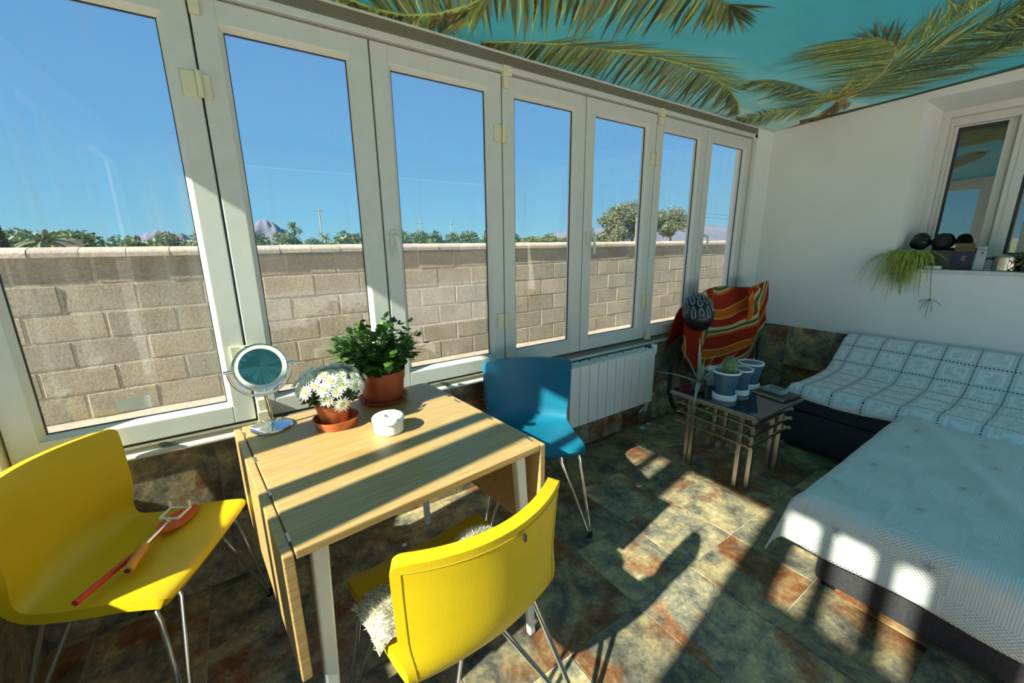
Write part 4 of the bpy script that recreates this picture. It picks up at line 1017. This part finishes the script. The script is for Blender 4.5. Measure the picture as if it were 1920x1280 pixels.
blue_pot(('nearest blue pot holding a round cactus', 'nearest blue pot with white rim holding a round green cactus'), 2.270, 1.150, 'cactus', 1.25)
blue_pot(('middle blue pot on the side table', 'middle of the three blue pots with white rims on the side table'), 2.422, 1.148, 'moss', 1.15)
blue_pot(('farthest blue pot on the side table', 'farthest of the three blue pots with white rims on the side table'), 2.575, 1.165, 'moss', 1.2)
al = thing('aloe_plant', 'spiky aloe in a red pot inside a clear glass on the side table', 'potted plant', (2.255, 1.300, SZ))
MB().lathe([(.0, .0), (.044, 0), (.047, .004), (.047, .085), (.0448, .085), (.0445, .006), (0, .005)], 40).build('glass_cup', MT['clear'], al, True)
MB().lathe([(0, .007), (.034, .007), (.041, .060), (.038, .060), (.036, .052), (0, .050)], 36).build('inner_pot', MT['red_pot'], al, True)
def aloe(az, el, L_, droop, w_=.015):
    L_ *= 1.12
    d = Vector((math.cos(az), math.sin(az), 0)); m = MB(); n_ = 10; rings = []
    for k in range(n_+1):
        t = k/n_; r_ = L_*t; p_ = Vector((0, 0, .055))+d*(r_*math.cos(el))+Vector((0, 0, r_*math.sin(el)-droop*t*t)); rings.append((p_, w_*(1-t**1.6)+.0006))
    s_ = Vector((-d.y, d.x, 0))
    vv = []; ff = []
    for (p_, ww) in rings: vv += [p_-s_*ww, p_-Vector((0, 0, ww*.45)), p_+s_*ww, p_+Vector((0, 0, ww*.12))]
    for k in range(n_):
        for q in range(4): ff.append((k*4+q, k*4+(q+1) % 4, k*4+4+(q+1) % 4, k*4+4+q))
    m.add(vv, ff).build('leaf', MT['aloe'], al, True)
for (az, el, L_, dr) in ((2.2, .35, .27, .06), (1.9, 1.05, .20, .0), (.9, 1.35, .24, -.0), (-.9, 1.2, .20, 0), (-.55, .75, .27, .02), (3.6, .25, .24, .13), (1.3, 1.45, .14, 0), (-1.3, .9, .13, .02), (.2, 1.2, .13, 0)): aloe(az, el, L_, dr)
jr = thing('glass_jar', 'small pale jar with white lid behind the aloe', 'jar', (2.43, 1.325, SZ))
MB().lathe([(0, 0), (.034, 0), (.036, .004), (.033, .060), (.024, .075), (0, .075)], 32).build('body', MT['grey_card'], jr, True)
MB().lathe([(.0, .092), (.034, .092), (.036, .096), (.036, .110), (.030, .116), (0, .116)], 32).build('lid', MT['white_cer'], jr, True)
MB().tube([(0, 0, .075), (0, 0, .092)], .014, 12).build('neck', MT['wood_edge'], jr, True)
bd_ = thing('wooden_board', 'dark flat board with a pale front edge on the side table corner', 'board', (2.56, 1.00, SZ), R(-8))
MB().box(-.075, .085, -.095, .095, .0, .012, .002).build('slab', MT['wood_dark'], bd_)
MB().box(-.079, -.0752, -.093, .093, .001, .011).build('front_edge', MT['wood_edge'], bd_)
ga = thing('glass_ashtray', 'rectangular clear glass ashtray on the dark board', 'ashtray', (2.575, 1.01, SZ+.0125), R(-8))
m = MB(); m.box(-.035, .035, -.055, .055, 0, .006, .001); m.box(-.035, -.027, -.055, .055, .006, .024, .002); m.box(.027, .035, -.055, .055, .006, .024, .002); m.box(-.027, .027, -.055, -.047, .006, .024, .002); m.box(-.027, .027, .047, .055, .006, .024, .002)
m.build('dish', simple('pressed_glass', (.34, .44, .41), .08, var=.1, spec=.8), ga)
# small white scraps on the floor under the radiator
for k, (x, y, lb) in enumerate(((2.400, 1.795, 'round white cotton pad on the dark floor under the radiator'), (2.500, 1.815, 'smaller white scrap on the floor behind the cotton pad'))):
    tag(MB().lathe([(0, .0005), (.022-.004*k, .0005), (.023-.004*k, .003), (.018-.004*k, .006), (0, .007)], 20, (x, y, 0)).build('cotton_pad', MT['paper'], None, True), lb, 'cotton pad')

# ================================================================== BICYCLE WITH TOWEL AND HELMET
bk = thing('bicycle', 'bicycle parked in the corner mostly hidden under the striped towel', 'bicycle', (2.93, 1.745, 0))
WR = .325
def wheel(cx):
    tr_ = MB(); tr_.tube([(cx+(WR-.016)*math.cos(a), 0, WR+.002+(WR-.016)*math.sin(a)) for a in [2*math.pi*k/56 for k in range(56)]], .0155, 8, closed=True)
    wv = tr_.build('tyre', MT['tyre'], bk, True)
    MB().tube([(cx+(WR-.036)*math.cos(a), 0, WR+.002+(WR-.036)*math.sin(a)) for a in [2*math.pi*k/56 for k in range(56)]], .008, 6, closed=True).build('rim', MT['steel'], wv, True)
    s_ = MB(); s_.tube([(cx, -.04, WR), (cx, .04, WR)], .016, 10)
    for k in range(24):
        a = 2*math.pi*k/24; s_.tube([(cx+.014*math.cos(a+.8), (.02 if k % 2 else -.02), WR+.014*math.sin(a+.8)), (cx+(WR-.04)*math.cos(a), 0, WR+.002+(WR-.04)*math.sin(a))], .0011, 4)
    s_.build('spokes', MT['steel'], wv)
wheel(0); wheel(.685)
f_ = MB(); hd_, bb, ra, se = Vector((.14, 0, .62)), Vector((.36, 0, .30)), Vector((.685, 0, WR)), Vector((.46, 0, .66))
for a, b, r_ in ((hd_, bb, .017), (hd_+Vector((-.02, 0, .06)), se, .015), (bb, se, .015), (bb, ra, .009), (se, ra, .008)): f_.tube([a, b], r_, 10)
f_.build('frame', MT['bike_paint'], bk, True)
MB().tube([(0, 0, WR), (.09, 0, .50), (.14, 0, .62), (.115, 0, .84), (.06, 0, .88)], .014, 10).build('fork', MT['bike_paint'], bk, True)
MB().tube([(.06, -.085, .90), (.05, -.05, .89), (.05, .06, .89)], .012, 10).build('handlebar', MT['steel'], bk, True)
MB().tube([(.46, 0, .66), (.48, 0, .86)], .012, 10).build('seat_post', MT['steel'], bk, True)
MB().ellipsoid((.49, 0, .885), (.13, .06, .035), 16, 8).build('saddle', MT['black_plastic'], bk, True)
MB().tube([(.36, -.09, .22), (.36, -.05, .30), (.36, .05, .30), (.36, .07, .40)], .010, 8).build('crank', MT['steel'], bk, True)

tw = thing('striped_towel', 'red orange striped beach towel draped over the bicycle in the corner', 'towel', (3.15, 1.60, 0))
# outline of the hanging cloth: (distance along, height) measured on the cloth
def towel_pt(s_, t):
    # s_: 0 left .. 1 right, t: 0 top .. 1 bottom
    top = [(-.50, .93), (-.38, 1.00), (-.26, 1.03), (-.10, 1.04), (.10, 1.015), (.25, 1.01), (.38, 1.03), (.52, 1.045)]
    bot = [(-.54, .62), (-.44, .50), (-.28, .40), (-.06, .345), (.14, .335), (.32, .37), (.50, .50), (.62, .69)]
    a, b = poly_at(top, s_), poly_at(bot, s_); p_ = a.lerp(b, t)
    fold = .030*math.sin(9.5*s_+2.2*t)*(.35+.65*t)+.018*noise.noise((s_*5, t*3, 1.3))+.045*math.sin(math.pi*min(1, t*1.6))*(1-abs(2*s_-1))
    sw_ = .055*math.exp(-((s_-.62-.1*t)/.09)**2)*math.sin(math.pi*min(1, t*1.2))
    return Vector((p_.x, .045-.076*p_.x-fold-sw_, p_.y))
nu, nv = 70, 46
m = MB(); m.grid(lambda u, v: towel_pt(u, v), nu, nv)
# cloth folded back over the handlebar and saddle behind
m2 = MB(); m2.grid(lambda u, v: towel_pt(u, 0)+Vector((0, .14*v+.0, -.02-.32*v*v+.03*math.sin(math.pi*v))), nu, 8)
def towel_uv(ob, f):
    me = ob.data; l_ = me.uv_layers.new(name='UVMap')
    for lp in me.loops: l_.data[lp.index].uv = f(me.vertices[lp.vertex_index].co)
def stripe(co):
    dx, dz = co.x+.12, co.z-1.27
    if co.x < -.22: q = .36+.55*(co.x+.22)*-1.0+.25*(1.03-co.z)+.12
    else: q = math.sqrt((dx*.88)**2+(dz*1.0)**2)
    q += .016*noise.noise((co.x*6, co.z*6, 0)); return (q, co.z)
fa = m.build('front_fall', MT['towel'], tw, True, 180); towel_uv(fa, stripe); md = fa.modifiers.new('solid', 'SOLIDIFY'); md.thickness = .006; md.offset = 0
fb = m2.build('back_fall', MT['towel'], tw, True, 180); towel_uv(fb, lambda c: (.15+c.y, c.x)); md = fb.modifiers.new('solid', 'SOLIDIFY'); md.thickness = .006; md.offset = 0
# gathered flap on top
fl_ = MB(); fl_.grid(lambda u, v: Vector((lerp(.0, .16, u)+.03*math.sin(v*3), -.075-.02*math.sin(u*9)-.02*v, 1.02-.24*v*(1-.35*u))), 18, 14)
ff_ = fl_.build('folded_flap', MT['towel'], tw, True, 180); towel_uv(ff_, lambda c: (c.x*1.4+.3*(1.05-c.z)+.02, c.z)); md = ff_.modifiers.new('solid', 'SOLIDIFY'); md.thickness = .008

he = thing('bicycle_helmet', 'black and silver bicycle helmet hanging from the handlebar', 'helmet', (2.72, 1.635, .72))
hq = Matrix.Translation((0, 0, .155)) @ Vector((-.62, -.50, .60)).normalized().to_track_quat('Z', 'Y').to_matrix().to_4x4() @ Matrix.Rotation(R(8), 4, 'Z')
def helm(u, v, k=1.0):
    th = v*math.pi*.56; ph = u*2*math.pi; d = Vector((math.sin(th)*math.cos(ph), math.sin(th)*math.sin(ph), math.cos(th)))
    return hq @ Vector((d.x*.108*k, d.y*.148*k, d.z*.115*k))
m = MB(); m.grid(lambda u, v: helm(u, v), 44, 20); hs = m.build('shell', MT['black_plastic'], he, True); md = hs.modifiers.new('solid', 'SOLIDIFY'); md.thickness = .012; md.offset = 1
MT['silver'] = simple('silver_paint', (.26, .27, .27), .25, .3)
def hplane(x, y, k=1.03):
    q = math.sqrt(max(0, 1-x*x-y*y)); return hq @ Vector((x*.108*k, y*.148*k, q*.115*k))
for (cx, cy_, w_, h_) in ((0, .58, .11, .20), (0, .10, .13, .20), (0, -.38, .13, .17), (-.38, .38, .10, .32), (.38, .38, .10, .32), (-.44, -.34, .10, .26), (.44, -.34, .10, .26), (-.74, .10, .06, .36), (.74, .10, .06, .36)):
    def ring(f, k): return [hplane(cx*(1-.15*math.sin(a)*h_)+f*w_*math.cos(a)*(1-.3*math.sin(a)), cy_+f*h_*math.sin(a), k) for a in [2*math.pi*q/22 for q in range(22)]]
    vn = MB().tube(ring(1.0, 1.0), .0048, 6, closed=True).build('vent_trim', MT['silver'], he, True)
    MB().add([tuple(hplane(cx, cy_, 1.006))]+[tuple(p_) for p_ in ring(.9, 1.006)], [(0, 1+k, 1+(k+1) % 22) for k in range(22)]).build('vent', MT['gasket'], vn)
MB().tube([hq @ Vector((.09, 0, 0)), hq @ Vector((.05, -.06, -.12)), hq @ Vector((-.05, -.06, -.12)), hq @ Vector((-.09, 0, 0))], .006, 6).build('strap', MT['gasket'], he, True)

# ================================================================== SOFA BED
sf = thing('corner_sofa', 'charcoal fabric corner sofa bed along the end wall', 'sofa', (3.0, .4, 0))
def L(x, y): return x-3.0, y-.4
def sbox(n__, xa, xb, ya, yb, za, zb, bv=.02, lab=None):
    a, c = L(xa, ya); b, d = L(xb, yb); o = MB().box(a, b, c, d, za, zb, bv).build(n__, MT['sofa'], sf, True); return o
sbox('sofa_base', 2.97, 3.90, -1.25, 1.10, .028, .27); sbox('seat_cushion', 2.955, 3.62, -1.25, 1.10, .27, .425, .03)
bk_ = MB(); 
prof = [(3.55, .42), (3.86, .655), (3.92, .66), (3.93, .60), (3.93, .30), (3.60, .28)]
vv = [(p[0]-3.0, -1.25-.4, p[1]) for p in prof]+[(p[0]-3.0, 1.10-.4, p[1]) for p in prof]; n_ = len(prof)
bk_.add(vv, [tuple(range(n_)), tuple(range(n_, 2*n_))[::-1]]+[(i_, n_+i_, n_+(i_+1) % n_, (i_+1) % n_) for i_ in range(n_)])
o = bk_.build('back_cushion', MT['sofa'], sf, True); md = o.modifiers.new('bevel', 'BEVEL'); md.width = .02; md.segments = 3
sbox('chaise_base', 1.79, 2.965, -.62, .465, .028, .27); sbox('chaise_cushion', 1.775, 2.95, -.63, .475, .27, .415, .03)
for (x, y) in ((1.84, .42), (1.84, -.56), (2.9, .42), (3.04, 1.03), (3.84, 1.03)):
    a, b = L(x, y); MB().box(a-.025, a+.025, b-.025, b+.025, .0005, .03, .004).build('foot', MT['black_plastic'], sf)

# white quilt over the chaise
ql = thing('white_quilt', 'white textured quilt with small starfish spread over the chaise', 'quilt', (1.74, .49, 0))
QX, QY, QT = 1.755, .487, .428
def quilt_pt(U, V):   # U metres from the front edge (negative hangs), V metres from the left edge (negative hangs)
    a = max(0, -U); b = max(0, -V); x = max(U, 0); y = -max(V, 0); z = 0
    rr = .05
    def drop(t):   # arc-rounded edge: returns (out, down)
        q = min(t, rr*1.57); an = q/rr; o_ = rr*math.sin(an); dn = rr*(1-math.cos(an)); ex = t-q
        return o_+ex*.10, dn+ex*.99
    oa, da = drop(a); ob, db = drop(b)
    x -= oa; y += ob
    z -= math.sqrt(da*da+db*db) if (a > 0 and b > 0) else da+db
    if a > 0 and b > 0:
        k = min(a, b); x -= .16*k; y += .20*k
    wv = .006*noise.noise((U*3.5, V*3.5, .4))+.004*noise.noise((U*9, V*9, 5))
    if a > 0.05: x -= .012*math.sin(V*13+.8)*min(1, a*5)+.01*math.sin(V*5)
    # long soft wrinkle toward the right of the front
    z += wv*(1 if a == 0 else .3)+.016*math.exp(-((V-.62+.5*(U-.05))/.05)**2)*(1 if U > -.15 else 0)
    return Vector((x, y, QT+z))
m = MB(); nu, nv = 96, 84; U0, U1, V0, V1 = -.235, 1.26, -.24, 1.10
m.grid(lambda u, v: quilt_pt(lerp(U0, U1, u)+(.05*max(0, .35-v)*-0), lerp(V0, V1, v)), nu, nv)
q_ = m.build('cloth', MT['quilt'], ql, True, 180)
l_ = q_.data.uv_layers.new(name='UVMap')
for lp in q_.data.loops:
    vi = lp.vertex_index; l_.data[lp.index].uv = (lerp(U0, U1, (vi % (nu+1))/nu), lerp(V0, V1, (vi//(nu+1))/nv))
md = q_.modifiers.new('solid', 'SOLIDIFY'); md.thickness = .006; md.offset = 1
random.seed(3)
for (U, V) in ((-.11, .10), (-.09, .34), (-.07, .66), (.13, .02), (.16, .26), (.20, .50), (.42, .06), (.46, .32), (.50, .56), (.72, .10), (.78, .36), (.98, .08), (1.02, .3), (.2, .78), (-.05, .9)):
    c = quilt_pt(U, V); du = (quilt_pt(U+.01, V)-c).normalized(); dv = (quilt_pt(U, V+.01)-c).normalized(); n_ = du.cross(dv).normalized()
    if n_.z < 0 and U > 0: n_ = -n_
    if U <= 0 and n_.x > 0: n_ = -n_
    a0 = random.random()*6.28; st_ = MB(); pts = []
    for k in range(10):
        a = a0+2*math.pi*k/10; r_ = .022 if k % 2 == 0 else .005; pts.append(c+n_*.0085+du*math.cos(a)*r_+dv*math.sin(a)*r_)
    top = c+n_*.011
    st_.add([tuple(top)]+[tuple(p_) for p_ in pts], [(0, 1+k, 1+(k+1) % 10) for k in range(10)]); st_.build('starfish_motif', MT['star'], q_)
# crochet throw over the sofa seat and back
th_ = thing('crochet_throw', 'pale crochet throw of square motifs over the sofa back and seat', 'throw', (3.4, .4, 0))
TP = [(-.470, .385), (-.468, .43), (-.43, .452), (-.30, .445), (-.05, .440), (.10, .442), (.16, .452), (.24, .50), (.33, .575), (.43, .655), (.475, .672), (.520, .672), (.532, .64)]
seg = [0]
for a, b in zip(TP[:-1], TP[1:]): seg.append(seg[-1]+math.hypot(b[0]-a[0], b[1]-a[1]))
def tp_at(s_):
    for k in range(len(TP)-1):
        if s_ <= seg[k+1] or k == len(TP)-2:
            t = (s_-seg[k])/(seg[k+1]-seg[k]); return lerp(TP[k][0], TP[k+1][0], t), lerp(TP[k][1], TP[k+1][1], t)
nu, nv = 110, 60; YT0, YT1 = 1.135, -.95
def throw_pt(u, v):
    s_ = v*seg[-1]; x, z = tp_at(s_); y = lerp(YT0, YT1, u); z += .008*noise.noise((y*3, s_*4, 2))+.004*noise.noise((y*11, s_*11, 7))
    if y > 1.07: q = (y-1.07); z -= q*.9; y = 1.07+q*.55
    if y < .50 and v < .25: z += .012
    x += .006*noise.noise((y*4, s_*3, 9)); sag = .02*math.sin(math.pi*min(1, max(0, (1.05-y)/.55)))*(1 if v < .06 else 0); z -= sag
    return Vector((x, y-.4, z))
m = MB(); m.grid(throw_pt, nu, nv); t_ = m.build('cloth', MT['throw'], th_, True, 180)
l_ = t_.data.uv_layers.new(name='UVMap')
for lp in t_.data.loops:
    vi = lp.vertex_index; l_.data[lp.index].uv = (1.135-lerp(YT0, YT1, (vi % (nu+1))/nu)+.02, (vi//(nu+1))/nv*seg[-1]+.005)

# ================================================================== THINGS ON THE END WINDOW SILL
WZ = RZ0+.0265
rh = thing('trailing_plant', 'trailing yellow green plant spilling over the sill edge', 'potted plant', (4.01, .838, WZ))
MB().lathe([(0, 0), (.045, 0), (.062, .09), (.066, .095), (.062, .10), (0, .085)], 32).build('pot', MT['grey_card'], rh, True)
random.seed(9)
sm_ = MB()
for k in range(420):
    b = Vector((random.uniform(-.03, .02), random.uniform(-.04, .04), .09)); fr_ = random.random()
    side = random.gauss(.012, .036); out = -.075-random.random()*.05; dn = abs(random.gauss(.07, .075))
    if fr_ < .12: side *= 2.2; dn = abs(random.gauss(.12, .08))
    if fr_ > .82: out = random.uniform(-.06, .02); side = random.choice((-1, .7))*random.uniform(.04, .11); dn = random.uniform(0, .07)
    tip = b+Vector((out, side*1.15, -.02-dn))
    if tip.z < .01 and tip.x > -.085: tip.x = -.085-random.random()*.02
    q1 = b+Vector((out*.45, side*.5, .035)); q2 = b+Vector((out*.9, side*.9, .01-.3*dn))
    if q2.z < .02 and q2.x > -.08: q2.x = -.085
    sm_.tube([b, q1, q2, tip], [.0026, .0028, .0026, .0014], 4)
sm_.build('stems', MT['rhip'], rh)['kind'] = 'stuff'
ls = MB(); ls.tube([(-.03, -.05, .09), (-.068, -.125, .03), (-.074, -.135, -.06), (-.078, -.155, -.20)], .0016, 5)
for (dy, dz) in ((.055, -.025), (-.06, -.04), (.04, -.075), (-.02, -.085), (.005, -.12), (.02, -.06)): ls.tube([(-.078, -.155, -.20), (-.080, -.155+dy*.6, -.20+dz*.35), (-.082, -.155+dy, -.20+dz)], .0016, 5)
ls.build('long_runner', MT['fern'], rh)
def lump(name, label, cat, c, r_, seed, mat):
    o = thing(name, label, cat, c); MB().ellipsoid((0, 0, r_[2]), r_, 22, 14, fn=lambda d: 1+.18*noise.noise((d.x*2+seed, d.y*2, d.z*2))).build('body', mat, o, True)
    pts = [(r_[0]*.2, r_[1]*.7*math.cos(a), r_[2]*1.3+r_[2]*.85*math.sin(a)) for a in [math.pi*k/10 for k in range(11)]]
    MB().tube(pts, .012, 8).build('strap', MT['black_rubber'], o, True)
lump('black_bag', 'left of two black rounded bags heaped on the windowsill', 'bag', (4.12, .832, WZ+.125), (.05, .055, .05), 1, MT['black_plastic'])
lump('black_bag', 'right of two black rounded bags heaped on the windowsill', 'bag', (4.14, .728, WZ+.125), (.05, .05, .048), 4, MT['black_rubber'])
cr = thing('storage_tray', 'dark plastic tray holding the black bags on the windowsill', 'tray', (4.13, .765, WZ)); m = MB()
m.box(-.08, .08, -.15, .15, 0, .01); m.box(-.08, -.07, -.15, .15, .01, .12, .002); m.box(.07, .08, -.15, .15, .01, .12, .002); m.box(-.07, .07, -.15, -.14, .01, .12, .002); m.box(-.07, .07, .14, .15, .01, .12, .002)
m.build('tray_body', simple('smoky_plastic', (.06, .065, .05), .3), cr)
MB().box(-.078, .078, -.148, .148, .120, .1245).build('tray_lid', MT['gasket'], cr)
wtr = tag(MB().box(3.97, 4.04, .675, .76, WZ, WZ+.022, .004).build('white_tray', MT['white_cer']), 'small flat white tray on the sill in front of the dark tray', 'tray')
bx = thing('carton_box', 'open navy blue carton with raised flaps on the windowsill', 'box', (4.05, .594, WZ), R(10))
m = MB(); m.box(-.04, .04, -.048, -.046, 0, .12); m.box(-.04, .04, .046, .048, 0, .12); m.box(-.04, -.038, -.046, .046, 0, .12); m.box(.038, .04, -.046, .046, 0, .12); m.box(-.038, .038, -.046, .046, 0, .003)
m.build('carton', MT['navy'], bx)
MB().box(-.075, -.04, -.046, .046, .0, .002, T=Matrix.Translation((-.002, 0, .118)) @ Matrix.Translation((-.04, 0, 0)) @ Matrix.Rotation(R(24), 4, 'Y') @ Matrix.Translation((.04, 0, 0))).build('flap', MT['card'], bx)
MB().box(-.001, .001, -.046, .046, .0, .055, T=Matrix.Translation((.042, 0, .118)) @ Matrix.Rotation(R(20), 4, 'Y')).build('flap', MT['card'], bx)
lg = MB()
for k in range(3): lg.tube([(-.0408, -.012+.006*math.sin(a*1.2+k), .085-.012*k+.004*math.sin(a*2)) for a in [0, .5, 1]]+[(-.0408, .010, .085-.012*k)], .0012, 4)
lg.build('logo_mark', MT['paper'], bx)
gb = thing('grey_box', 'upright pale grey card box between the navy carton and the saucepan', 'box', (4.06, .514, WZ), R(3))
MB().box(-.05, .05, -.022, .022, 0, .15, .002).build('box_body', MT['grey_card'], gb)
MB().box(-.0510, -.0502, -.010, .000, .105, .115).build('print_square', MT['gasket'], gb)
MB().box(-.0510, -.0502, -.018, .018, .128, .131).build('print_line', MT['gasket'], gb)
sp = thing('saucepan', 'stainless steel saucepan with lid on the windowsill', 'saucepan', (4.08, .395, WZ))
MB().lathe([(0, 0), (.066, 0), (.07, .004), (.07, .080), (.073, .083), (.073, .086), (0, .086)], 44).build('pan', simple('polished_steel', (.72, .70, .66), .12, 1), sp, True)
MB().lathe([(.074, .0865), (.075, .090), (.060, .096), (.02, .102), (0, .102)], 44).build('lid', MT['steel'], sp, True)
MB().tube([(0, .0, .102), (0, 0, .112)], .015, 14).build('knob', MT['black_plastic'], sp, True)
for s_ in (-1, 1): MB().tube([(-.02, s_*.070, .072), (-.022, s_*.098, .074), (.022, s_*.098, .074), (.02, s_*.070, .072)], .006, 8).build('handle', MT['black_plastic'], sp, True)
fp = thing('leafy_sill_plant', 'dark green leafy plant at the right end of the visible sill', 'potted plant', (4.02, .250, WZ))
MB().lathe([(0, 0), (.04, 0), (.055, .08), (.05, .08), (0, .07)], 28).build('pot', MT['terra_dk'], fp, True)
leaf_cloud(900, lambda: (random.gauss(-.02, .04), random.gauss(0, .045), max(-.0+.004, .06+random.gauss(0, .035))), .016).build('foliage', MT['fern'], fp)['kind'] = 'stuff'
